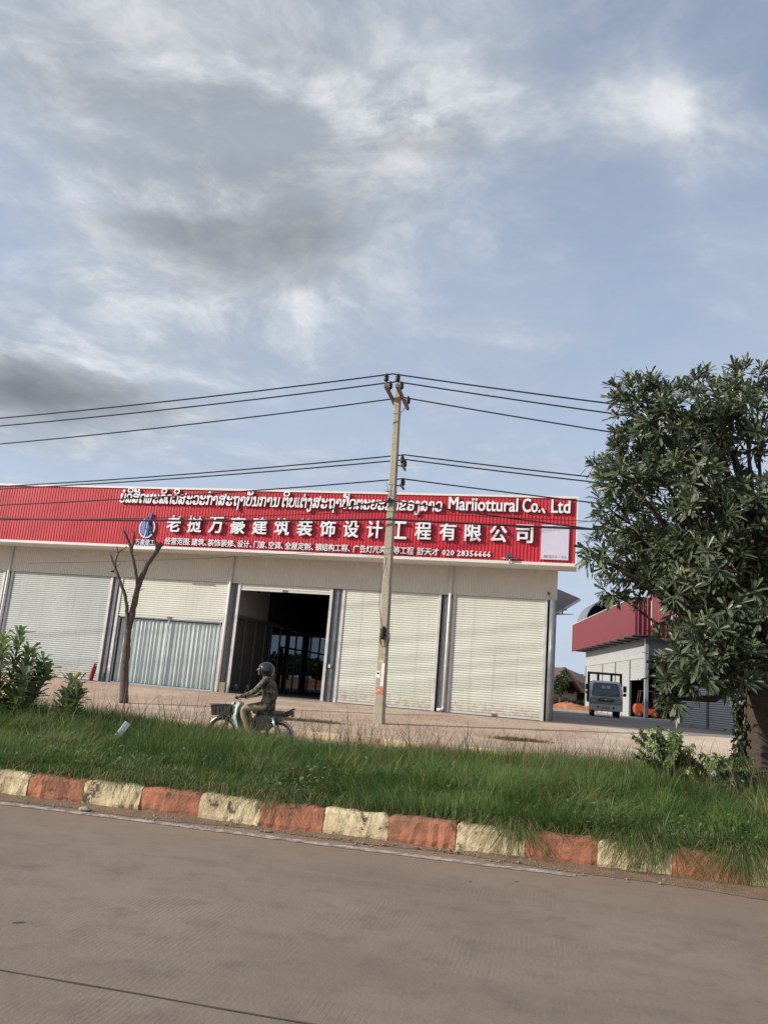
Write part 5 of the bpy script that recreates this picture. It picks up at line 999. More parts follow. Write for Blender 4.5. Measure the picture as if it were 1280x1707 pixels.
rosettes('ivy_leaves', C, np.c_[np.cos(a_), np.sin(a_), -.2+0*a_], .055, .045, 2, [(.022, .035, .018), (.035, .055, .022)], M_leaf, IV, (.5, 1.5), .5)
mb = MB(); 
for k in range(4): mb.tube([(.255*cos(pi*(.90+.06*k)+.15*sin(zz_*4+k))-.03, .255*sin(pi*(.90+.06*k)+.15*sin(zz_*4+k))+.04, zz_) for zz_ in np.linspace(.1, 2.0, 12)], .008, 5)
mb.build('vine_stem', M_bark, IV)
def shrub(label, x, y, Y, stems, L, W, cols, group='leafy shrubs in the median', nl=9):
    p = at(x, y, Y); u_, v_ = to_uv(p); S = thing('leafy_shrub', label, 'shrub', (p.x, p.y, zg(u_, v_)-.02), 0, group); C = []; D = []; mb = MB()
    for (dx, dy, h, lean) in stems:
        top_ = Vector((dx+lean, dy, h)); base_ = Vector((dx*.25, dy*.25, 0)); mb.tube([base_, base_.lerp(top_, .5)+Vector((dx*.2, 0, 0)), top_], [.022, .016, .008], 6)
        nn = int(7+h*12)
        for k in range(nn):
            q = .12+.88*k/nn; C.append(base_.lerp(top_, q)+Vector((dx*.2*sin(pi*q), 0, 0))); D.append(Vector((lean*.5, 0, 1)))
        C.append(top_); D.append(Vector((lean*.4, 0, 1)))
    mb.build('stem', M_bark, S); rosettes('foliage', np.array([tuple(c) for c in C]), np.array([tuple(d) for d in D]), L, W, nl, cols, M_leaf, S, (.45, 1.45), .15, .3); return S
SC = [(.26, .33, .14), (.21, .28, .12), (.34, .40, .14), (.24, .29, .17)]
shrub('tall broad leafy shrub cut by the left edge, before the shaded shutter', 8, 1175, 12.6, [(-.35, .1, 1.25, -.1), (-.1, -.2, 1.35, .0), (.15, .0, 1.2, .08), (.35, .2, .95, .12), (-.6, 0, 1.3, -.1), (.05, .35, 1.1, .1), (-.25, -.3, .9, -.05), (.25, -.3, .85, .1), (-.5, .3, 1.15, .0), (-.02, .1, 1.42, .02), (.3, .3, 1.05, .05)], .24, .066, SC, nl=6)
shrub('small upright shrub with long pale green leaves, right of the tall one', 113, 1178, 12.4, [(0, 0, .80, .0), (-.06, .1, .62, -.03), (.08, -.05, .66, .05), (.03, .1, .74, .02)], .23, .062, SC, nl=6)
def weed(label, x, y, Y, n, h, spread, cols):
    p = at(x, y, Y); u_, v_ = to_uv(p); S = thing('weed_plant', label, 'weed', (p.x, p.y, zg(u_, v_)), 0, 'broad leaved weeds by the tree'); mb = MB(); C = []; D = []
    for k in range(n):
        a_ = random.uniform(0, 2*pi); r = spread*random.uniform(.3, 1); hh_ = h*random.uniform(.5, 1.05); e = Vector((r*cos(a_), r*sin(a_), hh_)); m_ = Vector((r*.35*cos(a_), r*.35*sin(a_), hh_*.75)); mb.tube([(0, 0, 0), m_, e], [.010, .008, .004], 5)
        for j in range(13):
            q = .25+.75*j/12; c = m_.lerp(e, (q-.25)/.75); C.append(c); D.append(Vector((cos(a_), sin(a_), .1)))
    mb.build('stem', M_bark, S); rosettes('foliage', np.array([tuple(c) for c in C]), np.array([tuple(d) for d in D]), .062, .024, 7, cols, M_leaf, S, (.8, 1.7), .3, .3)
WC = [(.16, .23, .07), (.12, .185, .055), (.20, .25, .085)]
weed('tall pale green weed with feathery leaves, left of the big tree', 1112, 1290, 10.8, 30, .86, .50, WC)
weed('low spreading weed between the feathery weed and the tree trunk', 1190, 1310, 10.6, 26, .58, .50, WC)
weed('dull green weed clump at the foot of the big tree', 1225, 1330, 10.3, 12, .50, .36, [(.07, .10, .05), (.09, .12, .06)])

# pruned bare tree in front of the curtained bay
bp = at(206, 1168, 25.3); u_, v_ = to_uv(bp); bp.z = zg(u_, v_)-.02
BT = thing('bare_tree', 'leafless pruned tree with forked cut branches, in front of the curtained bay', 'tree', bp); mb = MB()
def br(pts, r0, r1, mb, par=25.3):
    P = [at(x, y, par+dy)-bp for x, y, dy in pts]; Q = []; n = len(P)
    for i in range(n-1):
        for k in range(5): Q.append(P[i].lerp(P[i+1], k/5)+Vector((random.uniform(-1, 1), random.uniform(-1, 1), 0))*.012)
    Q.append(P[-1]); m_ = len(Q); mb.tube(Q, [(r0+(r1-r0)*i/(m_-1))*(1+.07*random.uniform(-1, 1)) for i in range(m_)], 9)
M_bt = mat('bark_brown', (0.105, 0.078, 0.060), .9, var=.4, vscale=12, bump=1, bscale=25, dirt=((0.18, 0.13, 0.085), 5, .6))
br([(206, 1172, 0), (207, 1120, 0), (211, 1080, 0), (214, 1050, 0)], .135, .105, mb); mb.build('trunk', M_bt, BT)
for pts, r0, r1 in (([(214, 1052, 0), (222, 1015, 0), (231, 975, 0), (243, 945, .1), (258, 922, .2), (270, 906, .3)], .10, .075), ([(212, 1060, 0), (212, 1010, -.1), (206, 985, -.2), (195, 955, -.3), (190, 942, -.3), (184, 925, -.3)], .062, .03), ([(230, 980, 0), (226, 950, -.2), (219, 920, -.3), (216, 905, -.3), (206, 884, -.4)], .052, .038), ([(219, 920, -.3), (223, 905, -.3), (224, 886, -.3)], .036, .03), ([(262, 918, .2), (258, 900, .2), (250, 878, .1), (247, 868, .1)], .042, .028), ([(192, 946, -.3), (194, 930, -.3), (197, 922, -.3), (212, 911, -.3)], .024, .014), ([(197, 922, -.3), (195, 911, -.3)], .02, .016), ([(186, 930, -.3), (183, 920, -.3)], .014, .01), ([(250, 885, .1), (241, 880, .1)], .018, .012), ([(214, 1040, 0), (217, 1022, 0)], .03, .02)):
    mb = MB(); br(pts, r0, r1, mb); mb.build('branch', M_bt, BT)
for k in range(22):
    ch = [o for o in BT.children if o.name.startswith('branch')][k % 6]; vtx = ch.data.vertices[random.randrange(len(ch.data.vertices))].co.copy(); d = Vector((random.gauss(0, 1), random.gauss(0, .6), random.uniform(.1, 1.2))).normalized(); mb = MB(); L_ = random.uniform(.08, .30); mb.tube([vtx, vtx+d*L_*.5+Vector((0, 0, .01)), vtx+d*L_+Vector((random.uniform(-.03, .03), 0, .04))], [.011, .008, .004], 5); mb.build('twig', M_bt, BT)
# white slab lying in the grass
sp = at(203, 1219, 11.3); SL = MB(); SL.box(-.042, .042, -.02, .02, -.135, .135, bev=.012); SL.box(-.012, .035, -.023, -.018, .05, .12)
so = SL.build('white_slab', mat('slab_white', (0.62, 0.62, 0.56), .85, var=.2, vscale=12, bump=.8, dirt=((0.22, 0.24, 0.16), 12, .55))); so.location = sp; so.rotation_euler = (-.35, .52, .2); tag(so, 'small white weathered slab standing tilted in the grass', 'slab')

# ------------------------------------------------------------------ motorcycle (local: front towards -x, wheels on z = 0)
MP = at(418, 1216, 17.0); u_, v_ = to_uv(MP); MZ = -.197; MOTO_RZ = RA+.03
MP = Vector((MP.x, MP.y, MZ))
MO = thing('motorcycle', 'small step through motorcycle with pale leg shield, black front basket and chrome rear fender', 'motorcycle', MP, MOTO_RZ)
M_rub = mat('tyre_rubber', (0.018, 0.018, 0.019), .8, bump=.3); M_chr = mat('chrome', (0.55, 0.55, 0.56), .22, .9, var=.08); M_blk = MATS['black_plastic']; M_shield = mat('shield_pale', (0.46, 0.52, 0.46), .35, var=.08); M_eng = mat('engine_alloy', (0.25, 0.25, 0.26), .5, .6)
def wheel(x):
    W = MB(); n = 40; k = 10
    for ring in range(1):
        vs = []; fs = []
        for i in range(n):
            a = 2*pi*i/n
            for j in range(k): b = 2*pi*j/k; r = .262+.026*cos(b); vs.append((x+r*cos(a), .030*sin(b), .288+r*sin(a)))
        for i in range(n):
            for j in range(k): fs.append((i*k+j, ((i+1) % n)*k+j, ((i+1) % n)*k+(j+1) % k, i*k+(j+1) % k))
        W.add(vs, fs, 0, True)
    t_ = W.build('tyre', M_rub, None); w = t_; w.name = 'wheel'; w.data.name = 'wheel'; w.parent = MO
    W = MB(); W.lathe([(.236, -.018), (.244, -.014), (.244, .014), (.236, .018), (.230, .010), (.230, -.010), (.236, -.018)], (x, 0, .288), 'y', 40); W.build('rim', M_chr, w)
    W = MB()
    for i in range(18): a = 2*pi*i/18; b = a+(.35 if i % 2 else -.35); s = .03 if i % 4 < 2 else -.03; W.tube([(x+.035*cos(b), s, .288+.035*sin(b)), (x+.232*cos(a), 0, .288+.232*sin(a))], .0028, 4)
    W.build('spokes', M_chr, w)
    W = MB(); W.lathe([(0, -.05), (.045, -.05), (.05, -.02), (.05, .02), (.045, .05), (0, .05)], (x, 0, .288), 'y', 16); W.build('hub', M_eng, w)
wheel(-.60); wheel(.60)
def arcfender(x, r, a0, a1, wd, m, name, z=.288):
    mb = MB(); n = 18; prof = [(-wd, -.018), (-wd*.7, 0), (0, .010), (wd*.7, 0), (wd, -.018)]; vs = []
    for i in range(n+1):
        a = radians(a0+(a1-a0)*i/n)
        for (yy, dr) in prof: vs.append((x+(r+dr)*cos(a), yy, z+(r+dr)*sin(a)))
    mb.add(vs, [(i*5+j, i*5+j+1, (i+1)*5+j+1, (i+1)*5+j) for i in range(n) for j in range(4)], 0, True); o = mb.build(name, m, MO); md = o.modifiers.new('solid', 'SOLIDIFY'); md.thickness = .006; return o
arcfender(-.60, .315, 30, 165, .06, M_chr, 'front_fender'); arcfender(.60, .318, 0, 130, .065, M_chr, 'rear_fender')
mb = MB()
for y in (-.07, .07): mb.tube([(-.60, y, .288), (-.47, y, .62), (-.38, y*.6, .86)], .020, 8)
mb.build('front_fork', M_blk, MO)
# leg shield: curved sheet in front of the rider's shins
mb = MB(); rows = [(-.36, .90, .11), (-.40, .78, .17), (-.40, .62, .22), (-.34, .44, .22), (-.24, .30, .17), (-.17, .25, .12)]; vs = []
for x, z, wd in rows:
    for j in range(9): q = (j-4)/4; vs.append((x+.12*q*q+.0, wd*q, z))
mb.add(vs, [(i*9+j, i*9+j+1, (i+1)*9+j+1, (i+1)*9+j) for i in range(len(rows)-1) for j in range(8)], 0, True); o = mb.build('leg_shield', M_shield, MO); o.modifiers.new('solid', 'SOLIDIFY').thickness = .02
mb = MB(); mb.prism([(-.42, .80), (-.30, .92), (-.24, .86), (-.30, .64), (-.36, .56)], -.075, .075, lambda a, b, h: (a, h, b)); mb.build('headlight_cowl', M_shield, MO)
mb = MB(); mb.lathe([(0, -.46), (.05, -.455), (.065, -.43), (.065, -.40)], (0, 0, .84), 'x', 14); mb.build('headlight', mat('lamp_glass', (0.5, 0.5, 0.5), .1), MO)
mb = MB(); mb.prism([(-.36, .84), (-.26, .62), (-.20, .40), (-.10, .32), (.02, .36), (.0, .44), (-.12, .46), (-.2, .62), (-.28, .86)], -.06, .06, lambda a, b, h: (a, h, b)); mb.prism([(.0, .34), (.36, .40), (.62, .62), (.66, .70), (.1, .70), (-.05, .46)], -.09, .09, lambda a, b, h: (a, h, b)); mb.build('body_panels', mat('panel_dark', (0.030, 0.034, 0.034), .3), MO)
mb = MB(); mb.box(.02, .74, -.12, .12, .70, .80, bev=.04); mb.build('seat', M_blk, MO)
mb = MB(); 
for y in (-.10, .10): mb.tube([(.50, y, .74), (.76, y, .80), (.86, y, .86)], .012, 6)
mb.tube([(.86, -.10, .86), (.86, .10, .86)], .012, 6); mb.prism([(.66, .66), (.84, .74), (.86, .82), (.72, .80)], -.08, .08, lambda a, b, h: (a, h, b)); mb.build('grab_rail', M_blk, MO)
mb = MB(); mb.box(.83, .87, -.06, .06, .70, .77, bev=.01); mb.build('tail_light', mat('tail_red', (0.30, 0.012, 0.012), .25), MO)
mb = MB(); mb.tube([(-.26, -.34, .99), (-.30, -.22, 1.0), (-.33, 0, .94), (-.30, .22, 1.0), (-.26, .34, .99)], .013, 8); mb.build('handlebar', M_chr, MO)
for s in (-1, 1):
    mb = MB(); mb.tube([(-.25, .36*s, .99), (-.29, .25*s, 1.0)], .019, 8); mb.build('grip', M_blk, MO)
    mb = MB(); mb.tube([(-.30, .25*s, 1.0), (-.31, .32*s, 1.14), (-.30, .34*s, 1.18)], .006, 6); mb.lathe([(0, -.008), (.05, -.008), (.055, 0), (.05, .008), (0, .008)], (-.29, .36*s, 1.21), 'x', 14); mb.build('mirror', M_blk, MO)
# wire basket with dark lining
mb = MB(); mb.prism([(-.80, .60), (-.46, .62), (-.42, .82), (-.86, .80)], -.15, .15, lambda a, b, h: (a, h, b)); mb.tube([(-.88, -.16, .815), (-.42, -.16, .835), (-.42, .16, .835), (-.88, .16, .815), (-.88, -.16, .815)], .010, 6)
for k in range(6): x = -.84+.08*k; mb.tube([(x, -.156, .80), (x+.03, -.153, .60)], .005, 4)
mb.tube([(-.82, -.155, .70), (-.44, -.155, .72)], .005, 4); mb.build('basket', mat('basket_black', (0.02, 0.02, 0.022), .6), MO)
mb = MB(); mb.box(-.12, .20, -.11, .11, .24, .38, bev=.04); mb.lathe([(0, -.14), (.075, -.14), (.085, -.10), (.085, .10), (0, .10)], (.10, 0, .30), 'y', 18); mb.tube([(-.12, 0, .31), (-.26, 0, .33)], .06, 10); mb.build('engine', M_eng, MO)
mb = MB(); mb.tube([(-.14, -.10, .28), (.10, -.14, .22), (.40, -.16, .26), (.86, -.17, .36)], [.02, .024, .042, .046], 10); mb.build('exhaust', M_chr, MO)
mb = MB(); mb.box(.12, .62, .07, .10, .25, .33, bev=.02); mb.tube([(.12, -.09, .29), (.60, -.09, .288)], .02, 8); mb.build('swingarm', M_blk, MO)
for s in (-1, 1):
    mb = MB(); mb.tube([(.60, .11*s, .30), (.47, .12*s, .66)], .026, 10); mb.build('shock_absorber', M_chr, MO)
mb = MB(); mb.tube([(.06, -.26, .22), (.06, .26, .22)], .014, 6); mb.tube([(.02, -.26, .235), (.10, -.26, .235)], .016, 6); mb.build('footrest', M_chr, MO)
mb = MB(); mb.tube([(.14, -.12, .22), (.34, -.16, .03)], .012, 6); mb.build('side_stand', M_blk, MO)

# rider: one skinned body in the seat of the motorcycle
def skin(name, verts, edges, radii, parent, mats, sub=2, root=0):
    me = bpy.data.meshes.new('tmp'); me.from_pydata(verts, edges, []); o = bpy.data.objects.new('tmp', me); COL.objects.link(o)
    o.modifiers.new('skin', 'SKIN'); sv = me.skin_vertices[0].data
    for i, r in enumerate(radii): sv[i].radius = r if hasattr(r, '__len__') else (r, r)
    for i in range(len(verts)): sv[i].use_root = (i == root)
    md = o.modifiers.new('sub', 'SUBSURF'); md.levels = sub; md.render_levels = sub
    bpy.context.view_layer.update(); m2 = bpy.data.meshes.new_from_object(o.evaluated_get(bpy.context.evaluated_depsgraph_get())); bpy.data.objects.remove(o); m2.name = name
    for m in mats: m2.materials.append(m)
    for p in m2.polygons: p.use_smooth = True
    r = bpy.data.objects.new(name, m2); COL.objects.link(r); r.parent = parent; return r
RI = thing('person', 'rider in a camouflage jacket, khaki trousers and dark helmet, riding the motorcycle', 'person', MP, MOTO_RZ)
V = []; E_ = []; R = []
def vx(p, r, c=None):
    V.append(tuple(p)); R.append(r)
    if c is not None: E_.append((c, len(V)-1))
    return len(V)-1
pel = vx((.29, 0, .88), (.15, .165)); wst = vx((.335, 0, 1.02), (.155, .165), pel); chs = vx((.32, 0, 1.20), (.165, .19), wst); upc = vx((.265, 0, 1.345), (.13, .17), chs); nk = vx((.215, 0, 1.43), .060, upc); hd = vx((.195, 0, 1.52), (.085, .075), nk); hd2 = vx((.18, 0, 1.60), (.085, .075), hd)
HANDS = []
for s in (-1, 1):
    sh = vx((.235, .175*s, 1.345), .082, upc); el = vx((.07, .27*s, 1.13), .062, sh); fo = vx((-.08, .30*s, 1.06), .050, el); wr = vx((-.19, .31*s, 1.025), .030, fo); pm = vx((-.235, .31*s, 1.02), (.038, .026), wr)
    for k in range(4):
        y = .31*s+(-.030+.020*k)*s; ln = (.9, 1, .97, .8)[k]; f1 = vx((-.268, y, 1.022), .0105, pm); f2 = vx((-.292*1.0-.006*ln, y, 1.004), .0095, f1); f3 = vx((-.288, y, .976), .0088, f2); vx((-.262, y, .965), .0078, f3)
    t1 = vx((-.235, (.31-.034)*s, 1.0), .012, pm); t2 = vx((-.25, (.31-.045)*s, .978), .0105, t1); vx((-.268, (.31-.043)*s, .972), .009, t2)
    hp_ = vx((.24, .09*s, .87), .105, pel); kn = vx((-.14, .15*s, .80), .075, hp_); kn2 = vx((-.165, .15*s, .72), .070, kn); cf = vx((-.06, .17*s, .50), .062, kn2); an = vx((.03, .19*s, .31), .047, cf); hl = vx((.055, .19*s, .262), .042, an); vx((-.06, .20*s, .262), .042, hl); vx((-.135, .20*s, .258), .034, len(V)-1)
def camo_nodes(k, b, co):
    a = k.noise(co, 9, 3, .5, .6); c = k.noise(k.vm('ADD', co, (3, 1, 7)), 7.5, 3, .5, .6); d = k.noise(k.vm('ADD', co, (9, 5, 2)), 12, 3, .5, .8)
    col = k.mix(k.ss(a, .49, .51), (0.14, 0.118, 0.068), (0.055, 0.062, 0.034)); col = k.mix(k.ss(c, .55, .57), col, (0.20, 0.16, 0.105)); col = k.mix(k.ss(d, .57, .59), col, (0.020, 0.020, 0.017))
    k.put(b.inputs['Base Color'], col); b.inputs['Roughness'].default_value = .85
    bn = k.new('ShaderNodeBump'); bn.inputs['Strength'].default_value = .7; bn.inputs['Distance'].default_value = .02; k.put(bn.inputs['Height'], k.noise(co, 11, 4, .6, 1.2)); k.l.new(bn.outputs[0], b.inputs['Normal'])
M_camo = ground_mat('camouflage', 0, camo_nodes); M_khaki = mat('khaki_cloth', (0.31, 0.25, 0.165), .85, var=.15, bump=.8, bscale=14); M_skin = mat('skin', (0.30, 0.17, 0.115), .55, var=.08); M_shoe = mat('shoe_dark', (0.03, 0.028, 0.026), .6)
body = skin('body', V, E_, R, RI, [M_camo, M_khaki, M_skin, M_shoe])
for p in body.data.polygons:
    c = p.center
    if c.z > 1.49 and c.x < .2: p.material_index = 2
    elif c.x < -.195 and c.z > .93: p.material_index = 2
    elif c.z < .30: p.material_index = 3
    elif c.z < .885 and c.x < .40: p.material_index = 1
# jacket hem, collar
mb = MB(); n = 28
for (z0, z1, r0, r1, cx0, cx1) in ((.80, 1.0, .178, .150, .285, .31),):
    vs = []
    for i in range(n): a = 2*pi*i/n; vs += [(cx0+r0*.98*cos(a), r0*1.1*sin(a), z0+.02*sin(a*3)), (cx1+r1*cos(a), r1*1.08*sin(a), z1)]
    mb.add(vs, [(2*i, 2*((i+1) % n), 2*((i+1) % n)+1, 2*i+1) for i in range(n)], 0, True)
vs = []
for i in range(n): a = 2*pi*i/n; vs += [(.24+.10*cos(a), .105*sin(a), 1.385), (.215+.085*cos(a), .088*sin(a), 1.485)]
mb.add(vs, [(2*i, 2*((i+1) % n), 2*((i+1) % n)+1, 2*i+1) for i in range(n)], 0, True); o = mb.build('jacket', M_camo, RI); o.modifiers.new('solid', 'SOLIDIFY').thickness = .008
# helmet: shell with open face, visor peak, tinted visor; nose and eyes inside
bm = bmesh.new(); bmesh.ops.create_uvsphere(bm, u_segments=32, v_segments=20, radius=1)
dl = []
for v in bm.verts:
    x, y, z = v.co; v.co = Vector((x*.155, y*.128, z*.145))
for f in bm.faces:
    c = f.calc_center_median()
    if c.z < -.105 or (c.x < -.055 and -.14 < c.z < .035): dl.append(f)
bmesh.ops.delete(bm, geom=dl, context='FACES'); me = bpy.data.meshes.new('helmet'); bm.to_mesh(me); bm.free(); me.materials.append(mat('helmet_shell', (0.022, 0.022, 0.026), .22, coat=.6))
for p in me.polygons: p.use_smooth = True
HE = bpy.data.objects.new('helmet', me); COL.objects.link(HE); HE.parent = RI; HE.location = (.185, 0, 1.585); HE.rotation_euler = (0, -.12, 0); HE.modifiers.new('solid', 'SOLIDIFY').thickness = -.02
mb = MB(); vs = []
for i in range(17):
    a = radians(180-62+124*i/16); vs += [(.158*cos(a), .131*sin(a), .045), (.150*cos(a)-.055*max(0, -cos(a)), .128*sin(a), .012), ]
mb.add(vs, [(2*i, 2*i+2, 2*i+3, 2*i+1) for i in range(16)], 0, True); o = mb.build('visor_peak', mat('visor_chrome', (0.35, 0.36, 0.38), .12, .7), HE); o.modifiers.new('solid', 'SOLIDIFY').thickness = .006
mb = MB(); vs = []
for i in range(17):
    a = radians(180-58+116*i/16); vs += [(.157*cos(a), .130*sin(a), .030), (.160*cos(a)-.004, .131*sin(a), -.045), (.150*cos(a), .126*sin(a), -.095)]
mb.add(vs, [(3*i+j, 3*i+3+j, 3*i+4+j, 3*i+1+j) for i in range(16) for j in range(2)], 0, True); mb.build('visor', glass_mat('visor_tint', (0.10, 0.10, 0.11), 2.0), HE)
mb = MB()
for s in (-1, 1): mb.prism([(-.06, .02), (.05, .05), (.085, .02), (.06, -.01), (-.03, -.03)], .1275, .1285, lambda a, b, h, s=s: (a, (h-.0+.001-.04*(a*a+b*b)*6)*s, b-.02))
mb.build('stripe', mat('helmet_red', (0.28, 0.02, 0.02), .3), HE)
mb = MB(); mb.prism([(.085, 1.555), (.105, 1.60), (.112, 1.54)], -.014, .014, lambda a, b, h: (a-.005, h, b)); 
for s in (-1, 1): mb.lathe([(0, -.008), (.010, -.004), (.012, .002), (0, .006)], (.100, .032*s, 1.603), 'x', 10, 1)
mb.box(.094, .102, -.024, .024, 1.512, 1.520, 2); mb.build('face', [M_skin, mat('eye_dark', (0.02, 0.015, 0.012), .2), mat('lip', (0.24, 0.10, 0.08), .5)], RI)

# ------------------------------------------------------------------ truck (local: front towards -y, z = 0 on the yard)
TPp = at(1009, 1196, 47.0); TK = thing('light_truck', 'silver grey light truck with black headboard frame, parked facing the road by the pale shutters', 'truck', (TPp.x, TPp.y, .492), -radians(13))
M_cab = mat('cab_silver', (0.74, 0.77, 0.75), .32, .15, var=.06, coat=.3); M_bump = mat('bumper_grey', (0.62, 0.62, 0.60), .5, var=.08)
def cab_ring(y, half, z0, z1, c): return y, half, z0, z1, c
mb = MB(); secs = [(0.02, .86, .52, 1.02), (-.02, .92, .50, 1.12), (.02, .93, .50, 1.22), (.14, .92, .50, 1.62), (.30, .88, .50, 1.93), (.46, .84, .50, 2.03), (1.35, .83, .50, 2.06), (1.55, .85, .50, 2.0)]
vs = []; fs = []
for y, hw_, z0, z1 in secs:
    c = .09; vs += [(-hw_, y, z0), (-hw_, y, z1-c*2), (-hw_+c*.7, y, z1-c*.5), (-hw_+c*2, y, z1), (hw_-c*2, y, z1), (hw_-c*.7, y, z1-c*.5), (hw_, y, z1-c*2), (hw_, y, z0)]
for i in range(len(secs)-1):
    for k in range(8): fs.append((i*8+k, i*8+(k+1) % 8, (i+1)*8+(k+1) % 8, (i+1)*8+k))
fs += [tuple(range(8)), tuple((len(secs)-1)*8+k for k in range(8))[::-1]]; mb.add(vs, fs, 0, False); mb.build('cab', M_cab, TK)
M_wind = mat('windscreen_dark', (0.06, 0.075, 0.08), .06, spec=1.0); mb = MB()
mb.prism([(-.76, 1.17), (.76, 1.17), (.79, 1.26), (.70, 1.86), (.62, 1.92), (-.62, 1.92), (-.70, 1.86), (-.79, 1.26)], 0, .02, lambda a, b, h: (a, -.035+(b-1.17)*.40+h-.012, b)); wsn = mb.build('windscreen', M_wind, TK)
mb = MB()
for x in (-.14, .14): mb.prism([(x-.10, 1.60), (x+.10, 1.60), (x+.10, 1.77), (x-.10, 1.77)], -.004, 0, lambda a, b, h: (a, -.05+(b-1.17)*.40+h, b))
mb.build('paper_permit', mat('paper', (0.5, 0.52, 0.52), .7), wsn)
mb = MB(); 
for s in (-1, 1): mb.tube([(.3*s-.05, -.058, 1.19), (.3*s+.42, .0, 1.27)], .012, 5)
mb.build('wiper', M_blk, TK)
mb = MB(); mb.box(-.88, .88, -.075, -.03, .69, 1.02, bev=.02); mb.build('lower_panel', mat('panel_dark_grey', (0.26, 0.28, 0.28), .4), TK)
mb = MB(); mb.prism([(-.45, .93), (-.35, 1.05), (.35, 1.05), (.45, .93), (.32, .86), (-.32, .86)], -.012, .03, lambda a, b, h: (a, -.08+h, b)); gr = mb.build('grille', M_blk, TK)
mb = MB(); mb.box(-.32, .32, -.10, -.093, .975, 1.00); mb.box(-.06, .06, -.103, -.093, .95, 1.02, bev=.01); mb.build('badge_bar', M_chr, gr)
for s in (-1, 1):
    mb = MB(); mb.prism([(.50*s, .86), (.80*s, .80), (.84*s, .98), (.66*s, .98)], -.012, .03, lambda a, b, h: (a, -.083+h, b)); mb.build('headlight', mat('headlamp', (0.30, 0.32, 0.33), .08, .3), TK)
    mb = MB(); mb.tube([(.90*s, .10, 1.25), (1.03*s, .04, 1.40), (1.03*s, .04, 1.8), (.88*s, .25, 1.86)], .014, 6); mb.box(1.03*s-.10, 1.03*s+.10, -.03, .05, 1.46, 1.80, bev=.03); mb.box(1.03*s-.09, 1.03*s+.09, -.03, .05, 1.22, 1.40, bev=.03); mb.build('mirror', M_blk, TK)
    mb = MB(); mb.lathe([(0, -.10), (.2, -.10), (.32, -.08), (.36, -.04), (.36, .08), (.32, .10), (0, .10)], (.70*s, .55, .362), 'x', 24); w = mb.build('wheel', M_rub, TK)
    mb = MB(); mb.lathe([(0, .11), (.12, .125), (.20, .105), (.22, .10)] if s > 0 else [(0, -.11), (.12, -.125), (.20, -.105), (.22, -.10)], (.70*s, .55, .362), 'x', 20); mb.build('rim', M_eng, w)
    mb = MB(); mb.lathe([(0, -.12), (.2, -.12), (.32, -.10), (.36, -.06), (.36, .10), (.32, .12), (0, .12)], (.68*s, 3.1, .362), 'x', 24); mb.build('wheel', M_rub, TK)
    mb = MB(); mb.lathe([(.055, -.02), (.055, .0), (0, .0)], (.42*s, -.135, .55), 'y', 14); mb.build('fog_lamp', M_blk, TK)
    mb = MB(); mb.box(.83*s-.012, .83*s+.012, .42, 1.28, 1.30, 1.82, bev=.004); mb.build('side_window', M_wind, TK)
mb = MB(); mb.box(-.92, .92, -.13, .10, .36, .70, bev=.03); mb.build('bumper', M_bump, TK)
mb = MB(); mb.box(-.24, .24, -.141, -.132, .46, .58); mb.build('number_plate', mat('plate', (0.35, 0.33, 0.25), .6), TK)
mb = MB()
for x in (-.92, .92): mb.box(x-.07, x+.07, 1.66, 1.80, .78, 2.42)
mb.box(-.99, .99, 1.66, 1.80, 2.42, 2.55)
for x in (-.38, .38): mb.box(x-.07, x+.07, 1.69, 1.77, .9, 2.42)
mb.box(-.87, .87, 1.70, 1.76, 1.95, 2.0); mb.build('headboard', mat('frame_black', (0.018, 0.018, 0.019), .5), TK)
mb = MB(); mb.box(-.93, .93, 1.8, 4.4, .78, .86, bev=.01); mb.box(-.95, -.92, 1.8, 4.4, .862, 1.2); mb.box(.92, .95, 1.8, 4.4, .862, 1.2); mb.box(-.93, .93, 4.37, 4.4, .862, 1.2); mb.build('load_bed', mat('bed_grey', (0.12, 0.125, 0.13), .5), TK)
mb = MB(); mb.box(-.36, -.26, .2, 4.3, .46, .60); mb.box(.26, .36, .2, 4.3, .46, .60); mb.box(-.62, .62, .52, .60, .32, .42); mb.build('chassis', M_blk, TK)

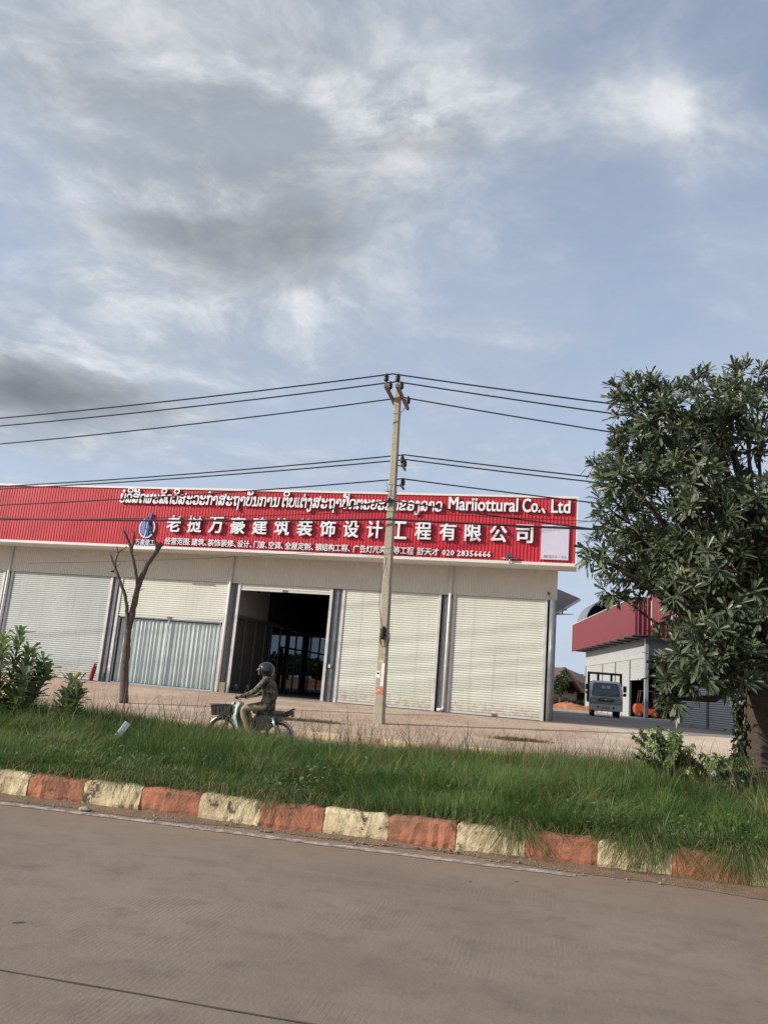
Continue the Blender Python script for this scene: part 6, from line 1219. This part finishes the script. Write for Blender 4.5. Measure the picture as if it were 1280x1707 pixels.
# ------------------------------------------------------------------ forklift in the shaded bay (local: forks towards +x)
FP = at(1081, 1196, 57.6); FKL = thing('forklift', 'orange forklift truck parked in the dark open bay of the far workshop', 'forklift', (FP.x, FP.y, .51), -.15); FKL.scale = (.88, .88, .88)
M_or = mat('forklift_orange', (0.42, 0.07, 0.015), .4, var=.08)
mb = MB(); mb.prism([(-1.10, .35), (-1.15, .75), (-1.02, 1.02), (-.55, 1.06), (-.50, .80), (-.05, .72), (.35, .72), (.42, .30), (-.95, .22)], -.55, .55, lambda a, b, h: (a, h, b)); mb.build('body', M_or, FKL)
mb = MB(); mb.prism([(-.50, .80), (-.52, 1.30), (-.40, 1.30), (-.34, .92), (.0, .92), (.0, .78)], -.25, .25, lambda a, b, h: (a, h, b)); mb.build('seat', M_blk, FKL)
mb = MB()
for y in (-.48, .48): mb.tube([(-.85, y, 1.02), (-.70, y, 2.05), (.30, y, 2.10), (.48, y, 1.2), (.42, y, .72)], .035, 8)
for k in range(7): x = -.66+.15*k; mb.tube([(x, -.48, 2.06), (x, .48, 2.06)], .02, 6)
mb.build('overhead_guard', mat('guard_dark', (0.10, 0.06, 0.05), .5), FKL)
mb = MB()
for y in (-.32, .32): mb.box(.62, .74, y-.05, y+.05, .10, 2.35)
mb.box(.62, .74, -.27, .27, 2.27, 2.35); mb.box(.74, .80, -.45, .45, .25, .9); mb.build('mast', MATS['frame_black'], FKL)
for y in (-.22, .22): mb = MB(); mb.box(.80, 1.75, y-.06, y+.06, .08, .12); mb.build('fork', MATS['frame_black'], FKL)
for x, r in ((-.78, .24), (.42, .30)):
    for y in (-.50, .50):
        mb = MB(); mb.lathe([(0, -.10), (r*.8, -.10), (r, -.07), (r, .07), (r*.8, .10), (0, .10)], (x, y, r), 'y', 20); w = mb.build('wheel', M_rub, FKL); mb = MB(); mb.lathe([(r*.5, -.102), (r*.45, -.112), (0, -.112)] if y < 0 else [(r*.5, .102), (r*.45, .112), (0, .112)], (x, y, r), 'y', 14); mb.build('rim', M_or, w)
mb = MB(); mb.lathe([(.16, -.012), (.17, 0), (.16, .012), (.15, 0), (.16, -.012)], (0, 0, 0), 'x', 18); o = mb.build('steering_wheel', M_blk, FKL); o.location = (.12, 0, 1.15); o.rotation_euler = (0, -.7, 0)
